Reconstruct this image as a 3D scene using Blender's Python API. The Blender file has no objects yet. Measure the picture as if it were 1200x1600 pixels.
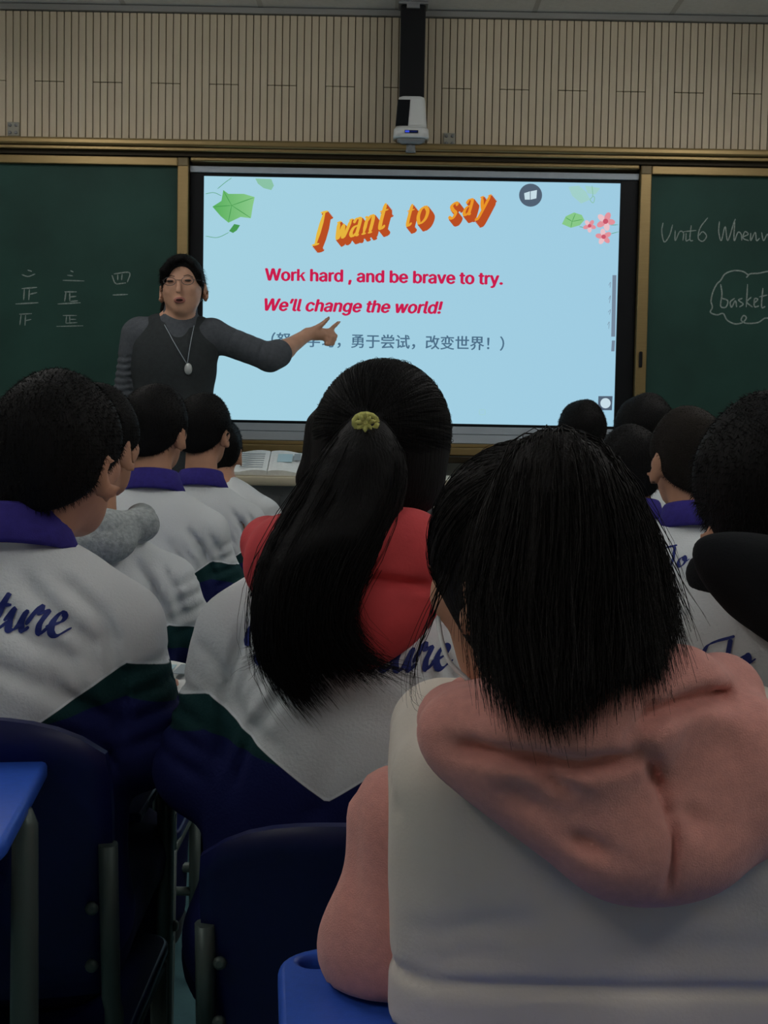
import bpy, bmesh, math, random
import numpy as np
from mathutils import Vector, Matrix
from mathutils.bvhtree import BVHTree

random.seed(7)
rng = np.random.default_rng(7)
scene = bpy.context.scene
C = scene.collection
PI = math.pi

# ------------------------------------------------------------------ camera, world, exposure
FPX = 2200.0                                   # focal length in pixels of the 1200x1600 frame
PITCH = math.atan(140 / FPX)
ROLL = math.radians(1.03)
CAM_Z = 1.2
cam_data = bpy.data.cameras.new('camera')
cam_data.sensor_width = 36.0
cam_data.lens = FPX / 1600 * 36.0
cam_data.clip_start = 0.02
cam = bpy.data.objects.new('camera', cam_data)
C.objects.link(cam)
cam.matrix_world = (Matrix.Translation((0, 0, CAM_Z)) @ Matrix.Rotation(PI / 2 - PITCH, 4, 'X')
                    @ Matrix.Rotation(ROLL, 4, 'Z'))
scene.camera = cam

world = bpy.data.worlds.new('world')
scene.world = world
world.use_nodes = True
world.node_tree.nodes['Background'].inputs[0].default_value = (0.6, 0.7, 0.8, 1)
world.node_tree.nodes['Background'].inputs[1].default_value = 0.1

vs = scene.view_settings
vs.view_transform = 'Standard'
vs.look = 'None'
vs.exposure = 0.0
vs.gamma = 1.0
vs.use_curve_mapping = False
LAMP = 14.5                                      # strength of the ceiling light diffusers
SCREEN = 0.93                                   # brightness of the lit screen

# ------------------------------------------------------------------ small helpers
def at(px, py, Y):
    """world point at distance Y in front of the camera for a pixel of the photograph"""
    u = (px - 600) / FPX
    v = (800 - py) / FPX
    u2 = u * math.cos(ROLL) - v * math.sin(ROLL)
    v2 = u * math.sin(ROLL) + v * math.cos(ROLL)
    d = (u2, math.cos(PITCH) + v2 * math.sin(PITCH), -math.sin(PITCH) + v2 * math.cos(PITCH))
    t = Y / d[1]
    return Vector((d[0] * t, Y, CAM_Z + d[2] * t))

def lin(r, g, b):
    f = lambda c: (c / 255 / 12.92) if c / 255 <= 0.04045 else ((c / 255 + 0.055) / 1.055) ** 2.4
    return (f(r), f(g), f(b))

_mats = {}
def mat(name, col, rough=0.6, spec=0.4, metal=0.0, var=0.0, vscale=30.0, bump=0.0, bscale=200.0, sheen=0.0, stretch=None):
    if name in _mats:
        return _mats[name]
    m = bpy.data.materials.new(name)
    m.use_nodes = True
    nt = m.node_tree
    b = nt.nodes['Principled BSDF']
    b.inputs['Base Color'].default_value = (*col, 1)
    b.inputs['Roughness'].default_value = rough
    b.inputs['Specular IOR Level'].default_value = spec
    b.inputs['Metallic'].default_value = metal
    if sheen:
        b.inputs['Sheen Weight'].default_value = sheen
    tc = nt.nodes.new('ShaderNodeTexCoord')
    src = tc.outputs['Object']
    if stretch:
        mp = nt.nodes.new('ShaderNodeMapping')
        mp.inputs['Scale'].default_value = stretch
        nt.links.new(src, mp.inputs['Vector'])
        src = mp.outputs['Vector']
    if var:
        n = nt.nodes.new('ShaderNodeTexNoise')
        n.inputs['Scale'].default_value = vscale
        n.inputs['Detail'].default_value = 4
        nt.links.new(src, n.inputs['Vector'])
        r = nt.nodes.new('ShaderNodeValToRGB')
        r.color_ramp.elements[0].position = 0.3
        r.color_ramp.elements[1].position = 0.7
        r.color_ramp.elements[0].color = (*[c * (1 - var) for c in col], 1)
        r.color_ramp.elements[1].color = (*[min(1, c * (1 + var)) for c in col], 1)
        nt.links.new(n.outputs['Fac'], r.inputs['Fac'])
        nt.links.new(r.outputs['Color'], b.inputs['Base Color'])
    if bump:
        n2 = nt.nodes.new('ShaderNodeTexNoise')
        n2.inputs['Scale'].default_value = bscale
        n2.inputs['Detail'].default_value = 3
        nt.links.new(src, n2.inputs['Vector'])
        bp = nt.nodes.new('ShaderNodeBump')
        bp.inputs['Strength'].default_value = bump
        bp.inputs['Distance'].default_value = 0.004
        nt.links.new(n2.outputs['Fac'], bp.inputs['Height'])
        nt.links.new(bp.outputs['Normal'], b.inputs['Normal'])
    _mats[name] = m
    return m

def emit(name, col, strength=1.0, col2=None, axis='Z', lo=0.0, hi=1.0):
    if name in _mats:
        return _mats[name]
    m = bpy.data.materials.new(name)
    m.use_nodes = True
    nt = m.node_tree
    nt.nodes.remove(nt.nodes['Principled BSDF'])
    e = nt.nodes.new('ShaderNodeEmission')
    e.inputs['Color'].default_value = (*col, 1)
    e.inputs['Strength'].default_value = strength
    nt.links.new(e.outputs[0], nt.nodes['Material Output'].inputs[0])
    if col2:
        tc = nt.nodes.new('ShaderNodeTexCoord')
        sp = nt.nodes.new('ShaderNodeSeparateXYZ')
        nt.links.new(tc.outputs['Object'], sp.inputs[0])
        mr = nt.nodes.new('ShaderNodeMapRange')
        mr.inputs['From Min'].default_value = lo
        mr.inputs['From Max'].default_value = hi
        nt.links.new(sp.outputs[axis], mr.inputs['Value'])
        mx = nt.nodes.new('ShaderNodeMix')
        mx.data_type = 'RGBA'
        mx.inputs['A'].default_value = (*col, 1)
        mx.inputs['B'].default_value = (*col2, 1)
        nt.links.new(mr.outputs[0], mx.inputs['Factor'])
        nt.links.new(mx.outputs['Result'], e.inputs['Color'])
    _mats[name] = m
    return m

def tag(o, label=None, cat=None, group=None, kind=None):
    if label: o['label'] = label
    if cat: o['category'] = cat
    if group: o['group'] = group
    if kind: o['kind'] = kind
    return o

def link(name, me, m=None, parent=None):
    o = bpy.data.objects.new(name, me)
    C.objects.link(o)
    if m is not None:
        for k in (m if isinstance(m, (list, tuple)) else [m]):
            me.materials.append(k)
    if parent is not None:
        o.parent = parent
    return o

def empty(name, loc=(0, 0, 0), rz=0.0):
    o = bpy.data.objects.new(name, None)
    C.objects.link(o)
    o.location = loc
    o.rotation_euler = (0, 0, rz)
    o.empty_display_size = 0.1
    return o

def mesh_np(name, V, Fq, smooth=True):
    """V (n,3), Fq (m,k) faces of equal size"""
    V = np.asarray(V, dtype=np.float32)
    Fq = np.asarray(Fq, dtype=np.int32)
    me = bpy.data.meshes.new(name)
    k = Fq.shape[1]
    me.vertices.add(len(V))
    me.vertices.foreach_set('co', V.ravel())
    me.loops.add(Fq.size)
    me.loops.foreach_set('vertex_index', Fq.ravel())
    me.polygons.add(len(Fq))
    me.polygons.foreach_set('loop_start', np.arange(0, Fq.size, k, dtype=np.int32))
    me.polygons.foreach_set('use_smooth', np.full(len(Fq), smooth))
    me.update(calc_edges=True)
    return me

class MB:
    """collects shapes into one mesh"""
    def __init__(s):
        s.bm = bmesh.new()
    def box(s, c, size, bevel=0.0, rot=None, seg=2):
        r = bmesh.ops.create_cube(s.bm, size=1.0)
        vs_ = r['verts']
        M = Matrix.Translation(c) @ (rot.to_4x4() if rot else Matrix.Identity(4)) @ Matrix.Diagonal((*size, 1))
        bmesh.ops.transform(s.bm, matrix=M, verts=vs_)
        if bevel:
            es = list({e for v in vs_ for e in v.link_edges})
            bmesh.ops.bevel(s.bm, geom=es, offset=bevel, segments=seg, profile=0.5, affect='EDGES')
        return s
    def bb(s, lo, hi, bevel=0.0):
        return s.box([(a + b) / 2 for a, b in zip(lo, hi)], [b - a for a, b in zip(lo, hi)], bevel)
    def tube(s, pts, r, n=10, cap=True, flat=None):
        pts = [Vector(p) for p in pts]
        rr = r if isinstance(r, (list, tuple)) else [r] * len(pts)
        rings = []
        up = Vector((0, 0, 1))
        prev = None
        for i, p in enumerate(pts):
            t = (pts[min(i + 1, len(pts) - 1)] - pts[max(i - 1, 0)]).normalized()
            if prev is None:
                a = t.cross(up)
                if a.length < 0.1: a = t.cross(Vector((1, 0, 0)))
            else:
                a = prev - t * prev.dot(t)
            a.normalize()
            prev = a
            b = t.cross(a)
            rings.append([s.bm.verts.new(p + (a * math.cos(2 * PI * j / n) + b * math.sin(2 * PI * j / n)) * rr[i]) for j in range(n)])
        for i in range(len(rings) - 1):
            for j in range(n):
                f = s.bm.faces.new((rings[i][j], rings[i][(j + 1) % n], rings[i + 1][(j + 1) % n], rings[i + 1][j]))
                f.smooth = True
        if cap:
            s.bm.faces.new(rings[0][::-1])
            s.bm.faces.new(rings[-1])
        return s
    def lathe(s, prof, c=(0, 0, 0), n=24, sx=1.0, sy=1.0, closed=False):
        rings = []
        for (r, z) in prof:
            rings.append([s.bm.verts.new((c[0] + r * sx * math.cos(2 * PI * j / n), c[1] + r * sy * math.sin(2 * PI * j / n), c[2] + z)) for j in range(n)])
        k = len(rings)
        for i in range(k if closed else k - 1):
            A, B = rings[i], rings[(i + 1) % k]
            for j in range(n):
                f = s.bm.faces.new((A[j], A[(j + 1) % n], B[(j + 1) % n], B[j]))
                f.smooth = True
        if not closed:
            s.bm.faces.new(rings[0][::-1])
            s.bm.faces.new(rings[-1])
        return s
    def plate(s, outline, z0, z1, holes=(), edge=0.004):
        """flat plate in XY with a rounded top edge and through holes"""
        def loop(pts, z, inset):
            out = []
            n = len(pts)
            for i in range(n):
                p0, p1, p2 = Vector(pts[i - 1]), Vector(pts[i]), Vector(pts[(i + 1) % n])
                t = (p2 - p0).normalized()
                nrm = Vector((-t.y, t.x))
                q = p1 + nrm * inset
                out.append(s.bm.verts.new((q.x, q.y, z)))
            return out
        def bridge(A, B):
            n = len(A)
            for j in range(n):
                f = s.bm.faces.new((A[j], A[(j + 1) % n], B[(j + 1) % n], B[j]))
                f.smooth = True
        tops, bots = [], []
        for pts, sign in [(outline, 1)] + [(h, -1) for h in holes]:
            L = [loop(pts, z0, edge * sign), loop(pts, z0 + edge, 0), loop(pts, z1 - edge, 0), loop(pts, z1 - edge * .3, edge * .3 * sign), loop(pts, z1, edge * sign)]
            for a, b in zip(L, L[1:]):
                bridge(a, b)
            tops.append(L[-1]); bots.append(L[0])
        for group, nrm in ((tops, (0, 0, 1)), (bots, (0, 0, -1))):
            es = []
            for lp in group:
                for j in range(len(lp)):
                    e = s.bm.edges.get((lp[j], lp[(j + 1) % len(lp)]))
                    es.append(e)
            bmesh.ops.triangle_fill(s.bm, use_beauty=True, edges=es, normal=nrm)
        bmesh.ops.recalc_face_normals(s.bm, faces=s.bm.faces)
        return s
    def prism(s, pts, y0, y1):
        """polygon in XZ extruded along Y"""
        A = [s.bm.verts.new((x, y0, z)) for x, z in pts]
        B = [s.bm.verts.new((x, y1, z)) for x, z in pts]
        n = len(pts)
        for j in range(n):
            s.bm.faces.new((A[j], A[(j + 1) % n], B[(j + 1) % n], B[j]))
        s.bm.faces.new(A[::-1]); s.bm.faces.new(B)
        bmesh.ops.recalc_face_normals(s.bm, faces=s.bm.faces)
        return s
    def mesh(s, name):
        me = bpy.data.meshes.new(name)
        s.bm.to_mesh(me)
        s.bm.free()
        return me
    def build(s, name, m=None, parent=None):
        return link(name, s.mesh(name), m, parent)

def rrect(x0, x1, y0, y1, r, n=6):
    pts = []
    for cx, cy, a0 in ((x1 - r, y0 + r, -PI / 2), (x1 - r, y1 - r, 0), (x0 + r, y1 - r, PI / 2), (x0 + r, y0 + r, PI)):
        for i in range(n + 1):
            a = a0 + PI / 2 * i / n
            pts.append((cx + r * math.cos(a), cy + r * math.sin(a)))
    return pts

def catmull(pts, sub=8):
    P = [np.array(p, float) for p in pts]
    if len(P) < 3:
        return [P[0] + (P[1] - P[0]) * t for t in np.linspace(0, 1, 4)]
    P = [2 * P[0] - P[1]] + P + [2 * P[-1] - P[-2]]
    out = []
    for i in range(1, len(P) - 2):
        for t in np.linspace(0, 1, sub, endpoint=False):
            a, b, c, d = P[i - 1], P[i], P[i + 1], P[i + 2]
            out.append(0.5 * ((2 * b) + (-a + c) * t + (2 * a - 5 * b + 4 * c - d) * t * t + (-a + 3 * b - 3 * c + d) * t ** 3))
    out.append(P[-2])
    return out

# ------------------------------------------------------------------ signed-distance modelling
class Field:
    def __init__(s, lo, hi, h):
        s.h = h
        s.lo = np.array(lo, float)
        n = np.ceil((np.array(hi) - s.lo) / h).astype(int) + 1
        s.ax = [(s.lo[i] + np.arange(n[i]) * h).astype(np.float32) for i in range(3)]
        s.F = np.full(n, 1.0, np.float32)
    def sub(s, lo, hi):
        sl, xs = [], []
        for i in range(3):
            a = max(0, int(math.floor((lo[i] - s.lo[i]) / s.h)))
            b = min(len(s.ax[i]), int(math.ceil((hi[i] - s.lo[i]) / s.h)) + 1)
            if b <= a: return None
            sl.append(slice(a, b)); xs.append(s.ax[i][a:b])
        return tuple(sl), xs[0][:, None, None], xs[1][None, :, None], xs[2][None, None, :]
    def put(s, sl, d, k, op):
        F = s.F[sl]
        if op == 'cut':
            d = -d
            if k > 0:
                hh = np.maximum(k - np.abs(F - d), 0) / k
                s.F[sl] = np.maximum(F, d) + hh * hh * k / 4
            else:
                s.F[sl] = np.maximum(F, d)
        else:
            if k > 0:
                hh = np.maximum(k - np.abs(F - d), 0) / k
                s.F[sl] = np.minimum(F, d) - hh * hh * k / 4
            else:
                s.F[sl] = np.minimum(F, d)
    def cone(s, a, b, ra, rb, k=0.02, op='add'):
        a = np.array(a, float); b = np.array(b, float)
        m = max(ra, rb) + k + 3 * s.h
        q = s.sub(np.minimum(a, b) - m, np.maximum(a, b) + m)
        if q is None: return s
        sl, X, Y, Z = q
        d = b - a
        L = float(d @ d) + 1e-12
        t = np.clip(((X - a[0]) * d[0] + (Y - a[1]) * d[1] + (Z - a[2]) * d[2]) / L, 0, 1)
        D = np.sqrt((X - a[0] - t * d[0]) ** 2 + (Y - a[1] - t * d[1]) ** 2 + (Z - a[2] - t * d[2]) ** 2) - (ra + (rb - ra) * t)
        s.put(sl, D, k, op)
        return s
    def path(s, pts, rr, k=0.02):
        for i in range(len(pts) - 1):
            r0, r1 = (rr[i], rr[i + 1]) if isinstance(rr, (list, tuple)) else (rr, rr)
            s.cone(pts[i], pts[i + 1], r0, r1, k)
        return s
    def ell(s, c, r, k=0.02, R=None, op='add'):
        c = np.array(c, float)
        m = max(r) + k + 3 * s.h
        q = s.sub(c - m, c + m)
        if q is None: return s
        sl, X, Y, Z = q
        x, y, z = X - c[0], Y - c[1], Z - c[2]
        if R is not None:
            x, y, z = (R[0, 0] * x + R[1, 0] * y + R[2, 0] * z, R[0, 1] * x + R[1, 1] * y + R[2, 1] * z, R[0, 2] * x + R[1, 2] * y + R[2, 2] * z)
        k0 = np.sqrt((x / r[0]) ** 2 + (y / r[1]) ** 2 + (z / r[2]) ** 2)
        k1 = np.sqrt((x / r[0] ** 2) ** 2 + (y / r[1] ** 2) ** 2 + (z / r[2] ** 2) ** 2) + 1e-9
        s.put(sl, k0 * (k0 - 1) / k1, k, op)
        return s
    def rbox(s, c, half, rad, k=0.02, R=None, op='add'):
        c = np.array(c, float)
        m = float(np.linalg.norm(half)) + k + 3 * s.h
        q = s.sub(c - m, c + m)
        if q is None: return s
        sl, X, Y, Z = q
        x, y, z = X - c[0], Y - c[1], Z - c[2]
        if R is not None:
            x, y, z = (R[0, 0] * x + R[1, 0] * y + R[2, 0] * z, R[0, 1] * x + R[1, 1] * y + R[2, 1] * z, R[0, 2] * x + R[1, 2] * y + R[2, 2] * z)
        qx, qy, qz = np.abs(x) - half[0] + rad, np.abs(y) - half[1] + rad, np.abs(z) - half[2] + rad
        D = np.sqrt(np.maximum(qx, 0) ** 2 + np.maximum(qy, 0) ** 2 + np.maximum(qz, 0) ** 2) + np.minimum(np.maximum(np.maximum(qx, qy), qz), 0) - rad
        s.put(sl, D, k, op)
        return s
    def plane(s, p, n, k=0.01):
        """keep the side the normal points to"""
        p = np.array(p, float); n = np.array(n, float) / np.linalg.norm(n)
        X, Y, Z = s.ax[0][:, None, None], s.ax[1][None, :, None], s.ax[2][None, None, :]
        D = (X - p[0]) * n[0] + (Y - p[1]) * n[1] + (Z - p[2]) * n[2]
        s.put((slice(None),) * 3, D.astype(np.float32), k, 'cut')
        return s
    def crease(s, pts, w, amp, flat=False, ymax=9.0):
        """a groove (amp>0) or ridge (amp<0) along a polyline; flat: drawn in XZ across the back of a garment"""
        P = np.array([(p[0], p[-1]) for p in pts] if flat else pts, float)
        P3 = np.array([(p[0], 0, p[-1]) for p in pts], float) if flat else P
        m = 3 * w
        lo, hi = P3.min(0) - m, P3.max(0) + m
        if flat: lo[1], hi[1] = -9, ymax
        q = s.sub(lo, hi)
        if q is None: return s
        sl, X, Y, Z = q
        best = None
        for a, b in zip(P3, P3[1:]):
            d = b - a
            L = float(d @ d) + 1e-12
            if flat:
                t = np.clip(((X - a[0]) * d[0] + (Z - a[2]) * d[2]) / L, 0, 1)
                D2 = (X - a[0] - t * d[0]) ** 2 + (Z - a[2] - t * d[2]) ** 2
            else:
                t = np.clip(((X - a[0]) * d[0] + (Y - a[1]) * d[1] + (Z - a[2]) * d[2]) / L, 0, 1)
                D2 = (X - a[0] - t * d[0]) ** 2 + (Y - a[1] - t * d[1]) ** 2 + (Z - a[2] - t * d[2]) ** 2
            best = D2 if best is None else np.minimum(best, D2)
        # fade towards both ends so a fold runs out softly
        e2 = np.minimum((X - P3[0, 0]) ** 2 + (Z - P3[0, 2]) ** 2, (X - P3[-1, 0]) ** 2 + (Z - P3[-1, 2]) ** 2)
        s.F[sl] += (amp * np.exp(-best / (w * w)) * (1 - .8 * np.exp(-e2 / (4 * w * w)))).astype(np.float32)
        return s
    def fold(s, pts, w, amp, ymax=.02):
        return s.crease(pts, w, amp, True, ymax)
    def wobble(s, amp, freq, seed=0):
        r = np.random.default_rng(seed)
        X, Y, Z = s.ax[0][:, None, None], s.ax[1][None, :, None], s.ax[2][None, None, :]
        for _ in range(4):
            v = r.normal(size=3); v /= np.linalg.norm(v)
            s.F += (amp / 2 * np.sin(freq * r.uniform(.6, 1.5) * (X * v[0] + Y * v[1] + Z * v[2]) + r.uniform(0, 6))).astype(np.float32)
        return s
    def mesh(s, name):
        V, Q = nets(s.F, s.lo, s.h)
        return mesh_np(name, V, Q)

def nets(F, lo, h):
    S = F < 0
    S[0] = S[-1] = False; S[:, 0] = S[:, -1] = False; S[:, :, 0] = S[:, :, -1] = False
    nx, ny, nz = F.shape
    cnt = np.zeros((nx - 1, ny - 1, nz - 1), np.int8)
    offs = [(i, j, k) for i in (0, 1) for j in (0, 1) for k in (0, 1)]
    for (i, j, k) in offs:
        cnt += S[i:nx - 1 + i, j:ny - 1 + j, k:nz - 1 + k]
    act = (cnt > 0) & (cnt < 8)
    ijk = np.argwhere(act)
    idx = np.full(act.shape, -1, np.int32)
    idx[act] = np.arange(len(ijk))
    val = np.stack([np.where(S[ijk[:, 0] + i, ijk[:, 1] + j, ijk[:, 2] + k], np.minimum(F[ijk[:, 0] + i, ijk[:, 1] + j, ijk[:, 2] + k], -1e-6),
                             np.maximum(F[ijk[:, 0] + i, ijk[:, 1] + j, ijk[:, 2] + k], 1e-6)) for (i, j, k) in offs], 1)
    acc = np.zeros((len(ijk), 3)); num = np.zeros(len(ijk))
    O = np.array(offs, float)
    for a in range(8):
        for b in range(a + 1, 8):
            if abs(O[a] - O[b]).sum() != 1: continue
            va, vb = val[:, a], val[:, b]
            m = (va < 0) != (vb < 0)
            t = va[m] / (va[m] - vb[m])
            acc[m] += O[a] + (O[b] - O[a]) * t[:, None]
            num[m] += 1
    V = lo + (ijk + acc / num[:, None]) * h
    Q = []
    # x edges
    e = np.argwhere(S[:-1, 1:-1, 1:-1] != S[1:, 1:-1, 1:-1]) + (0, 1, 1)
    i, j, k = e.T
    q = np.stack([idx[i, j - 1, k - 1], idx[i, j, k - 1], idx[i, j, k], idx[i, j - 1, k]], 1)
    ins = S[i, j, k]; q[~ins] = q[~ins][:, ::-1]; Q.append(q)
    e = np.argwhere(S[1:-1, :-1, 1:-1] != S[1:-1, 1:, 1:-1]) + (1, 0, 1)
    i, j, k = e.T
    q = np.stack([idx[i - 1, j, k - 1], idx[i - 1, j, k], idx[i, j, k], idx[i, j, k - 1]], 1)
    ins = S[i, j, k]; q[~ins] = q[~ins][:, ::-1]; Q.append(q)
    e = np.argwhere(S[1:-1, 1:-1, :-1] != S[1:-1, 1:-1, 1:]) + (1, 1, 0)
    i, j, k = e.T
    q = np.stack([idx[i - 1, j - 1, k], idx[i, j - 1, k], idx[i, j, k], idx[i - 1, j, k]], 1)
    ins = S[i, j, k]; q[~ins] = q[~ins][:, ::-1]; Q.append(q)
    return V, np.concatenate(Q)

def rot3(yaw=0, pitch=0, roll=0):
    """yaw about z (left positive), pitch about x (nod down negative), roll about y; degrees"""
    M = Matrix.Rotation(math.radians(yaw), 3, 'Z') @ Matrix.Rotation(math.radians(pitch), 3, 'X') @ Matrix.Rotation(math.radians(roll), 3, 'Y')
    return np.array(M)

# ------------------------------------------------------------------ hair strands (three-sided tapering tubes)
def strand_mesh(P, rad):
    """P (n,m,3) paths -> verts, quads"""
    n, m, _ = P.shape
    T = np.gradient(P, axis=1)
    T /= np.linalg.norm(T, axis=2, keepdims=True) + 1e-9
    ref = rng.normal(size=(n, 1, 3))
    A = np.cross(T, np.broadcast_to(ref, T.shape)); A /= np.linalg.norm(A, axis=2, keepdims=True) + 1e-9
    B = np.cross(T, A)
    tp = np.linspace(1, 0.15, m)[None, :, None]
    r = rad * tp * rng.uniform(.6, 1.3, (n, 1, 1))
    rings = [P + (A * math.cos(2 * PI * j / 3) + B * math.sin(2 * PI * j / 3)) * r for j in range(3)]
    V = np.stack(rings, 2).reshape(-1, 3)
    base = (np.arange(n)[:, None] * m + np.arange(m - 1)[None, :]) * 3
    Q = []
    for j in range(3):
        j2 = (j + 1) % 3
        Q.append(np.stack([base + j, base + j2, base + 3 + j2, base + 3 + j], -1).reshape(-1, 4))
    return V, np.concatenate(Q)

def fuzz(V, N, n, length, rad, down=(0, 0, -0.5), spread=.35, m=3):
    pick = rng.integers(0, len(V), n)
    p, nn = V[pick], N[pick]
    d = nn + np.array(down) + rng.normal(size=(n, 3)) * spread
    d /= np.linalg.norm(d, axis=1, keepdims=True)
    L = length * rng.uniform(.5, 1.2, (n, 1))
    t = np.linspace(-.15, 1, m)
    P = p[:, None, :] + d[:, None, :] * (L[:, :, None] * t[None, :, None])
    P[:, :, 2] -= (L * .35) * (t[None, :] ** 2)
    return strand_mesh(P, rad)

def guided(guides, n, rad, jit=.008, m=10, flare=1.0, cut=(.75, 1.0), wave=.002):
    G = np.array([[catmull(g, 6)[int(i)] for i in np.linspace(0, len(catmull(g, 6)) - 1, m)] for g in guides])
    k = len(G)
    u = rng.uniform(0, k - 1, n)
    i0 = np.minimum(u.astype(int), k - 2)
    w = (u - i0)[:, None, None]
    P = G[i0] * (1 - w) + G[i0 + 1] * w
    t = np.linspace(0, 1, m)
    e = rng.uniform(*cut, n)
    # trim each strand at its own length
    Q = np.empty_like(P)
    for s_ in range(m):
        f = t[s_] * e * (m - 1)
        a = np.minimum(f.astype(int), m - 2)
        fr = (f - a)[:, None]
        Q[:, s_] = P[np.arange(n), a] * (1 - fr) + P[np.arange(n), a + 1] * fr
    off = rng.normal(size=(n, 1, 3)) * jit
    Q += off * (.45 + flare * t[None, :, None])
    Q += wave * np.sin(t[None, :, None] * 7 + rng.uniform(0, 6, (n, 1, 3)))
    return strand_mesh(Q, rad)

def combed(V, c0, R, radii, goal, zmin, n, part):
    """strands lying on an ellipsoidal head and running towards a gathering point"""
    U = ((V - c0) @ R) / np.array(radii)
    sel = np.where((V[:, 2] > zmin) & (np.linalg.norm(U, axis=1) < 1.05))[0]
    p0 = U[rng.choice(sel, n)]
    g = ((np.array(goal) - c0) @ R) / np.array(radii)
    tt = np.linspace(0, 1, 8)[None, :, None]
    Q = p0[:, None, :] + (g - p0)[:, None, :] * tt * rng.uniform(part[0], part[1], (n, 1, 1))
    lift = np.where(rng.uniform(size=(n, 1, 1)) < .10, .03, .012) * np.sin(tt * PI)
    Q = Q / np.linalg.norm(Q, axis=2, keepdims=True) * (1.0 + lift)
    return strand_mesh((Q * np.array(radii)) @ R.T + c0, .0005)

def join_np(name, parts):
    Vs, Qs, o = [], [], 0
    for V, Q in parts:
        Vs.append(V); Qs.append(Q + o); o += len(V)
    return mesh_np(name, np.concatenate(Vs), np.concatenate(Qs))

def normals(V, Q):
    n = np.cross(V[Q[:, 2]] - V[Q[:, 0]], V[Q[:, 3]] - V[Q[:, 1]])
    N = np.zeros_like(V)
    for c in range(4):
        np.add.at(N, Q[:, c], n)
    return N / (np.linalg.norm(N, axis=1, keepdims=True) + 1e-12)

# ------------------------------------------------------------------ written strokes
def ribbon(stroke, w0, w1, nib, sub=8):
    """list of 2-D points -> left and right outlines; broad-nib width"""
    P = np.array(catmull(stroke, sub))
    T = np.gradient(P, axis=0)
    T /= np.linalg.norm(T, axis=1, keepdims=True) + 1e-9
    ang = np.arctan2(T[:, 1], T[:, 0])
    w = w0 + (w1 - w0) * np.abs(np.sin(ang - nib))
    w[0] *= .5; w[-1] *= .5
    Nn = np.stack([-T[:, 1], T[:, 0]], 1)
    return P + Nn * w[:, None] / 2, P - Nn * w[:, None] / 2

GL = {   # cursive brush lettering, unit x-height, advance last
 'T': ([[(.15, .55), (.0, .95), (.15, 1.45), (.6, 1.7), (1.15, 1.85), (1.5, 1.95)], [(1.3, 1.8), (1.25, 1.2), (1.2, .5), (1.0, .02), (.75, .0), (.65, .25), (.9, .4)]], 1.65),
 'F': ([[(.15, .75), (.05, 1.15), (.3, 1.6), (.8, 1.78), (1.35, 1.85), (1.75, 1.95)], [(1.25, 1.8), (1.05, 1.1), (.85, .4), (.5, 0), (.2, .05), (.1, .3)], [(.65, .95), (1.1, 1.0), (1.5, 1.1)]], 1.6),
 'o': ([[(.55, .95), (.2, .75), (.05, .3), (.25, .02), (.55, .25), (.7, .7), (.55, .97), (.5, .7), (.8, .6), (1.05, .75)]], 1.1),
 'u': ([[(-.15, .35), (.2, .98), (.1, .4), (.2, .04), (.45, .15), (.75, .95)], [(.78, .98), (.65, .4), (.75, .03), (1.0, .3)]], 1.0),
 't': ([[(-.15, .35), (.3, 1.3), (.4, 1.5), (.2, .6), (.15, .15), (.35, .02), (.65, .35)], [(.02, 1.02), (.65, 1.1)]], .62),
 'r': ([[(-.15, .35), (.2, 1.12), (.3, .9), (.55, .92), (.42, .4), (.5, .03), (.8, .35)]], .78),
 'e': ([[(-.1, .35), (.4, .55), (.55, .85), (.35, .98), (.12, .6), (.18, .15), (.45, .02), (.9, .35)]], .85),
 ' ': ([], .7),
}
def lettering(text, x0, z0, size, slope=0.0, slant=.18):
    out = []
    x = 0.0
    for ch in text:
        st, adv = GL[ch]
        for s_ in st:
            L, R = ribbon(s_, .08, .30, math.radians(35), 7)
            for A in (L, R):
                A[:, 0] += A[:, 1] * slant + x
            L = np.stack([x0 + L[:, 0] * size, z0 + L[:, 1] * size + L[:, 0] * size * slope], 1)
            R = np.stack([x0 + R[:, 0] * size, z0 + R[:, 1] * size + R[:, 0] * size * slope], 1)
            out.append((L, R))
        x += adv
    return out

def lettering_on(cloth, strokes, m, parent, name='lettering'):
    """lay printed strokes on the back of a garment (local -Y side)"""
    me = cloth.data
    bvh = BVHTree.FromPolygons([v.co for v in me.vertices], [p.vertices[:] for p in me.polygons])
    V, Q = [], []
    for L, R in strokes:
        rows = []
        for a, b in zip(L, R):
            row = []
            for t in (0, .5, 1):
                x, z = a + (b - a) * t
                hit = bvh.ray_cast(Vector((x, -1.5, z)), Vector((0, 1, 0)))
                if hit[0] is None:
                    row = None; break
                p = hit[0] + hit[1] * .0015 * (1 if hit[1].y < 0 else -1)
                row.append(len(V)); V.append(tuple(p))
            rows.append(row)
        for r0, r1 in zip(rows, rows[1:]):
            if r0 and r1:
                Q.append((r0[0], r0[1], r1[1], r1[0])); Q.append((r0[1], r0[2], r1[2], r1[1]))
    return link(name, mesh_np(name, V, Q), m, parent)

def flat_strokes(name, strokes, y, w, m, parent, px=True, nib=None, w1=None, thick=.0008):
    """strokes of photo pixels (or x,z) laid on a vertical plane at distance y"""
    V, Q = [], []
    for st in strokes:
        pts = [(at(*p, y).x, at(*p, y).z) for p in st] if px else st
        L, R = ribbon(pts, w, w1 or w, nib or 0, 6)
        o = len(V)
        for a, b in zip(L, R):
            V += [(a[0], y, a[1]), (b[0], y, b[1]), (a[0], y - thick, a[1]), (b[0], y - thick, b[1])]
        for i in range(len(L) - 1):
            c = o + 4 * i
            Q += [(c + 2, c + 3, c + 7, c + 6), (c, c + 2, c + 6, c + 4), (c + 3, c + 1, c + 5, c + 7)]
    return link(name, mesh_np(name, V, Q, False), m, parent)

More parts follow.
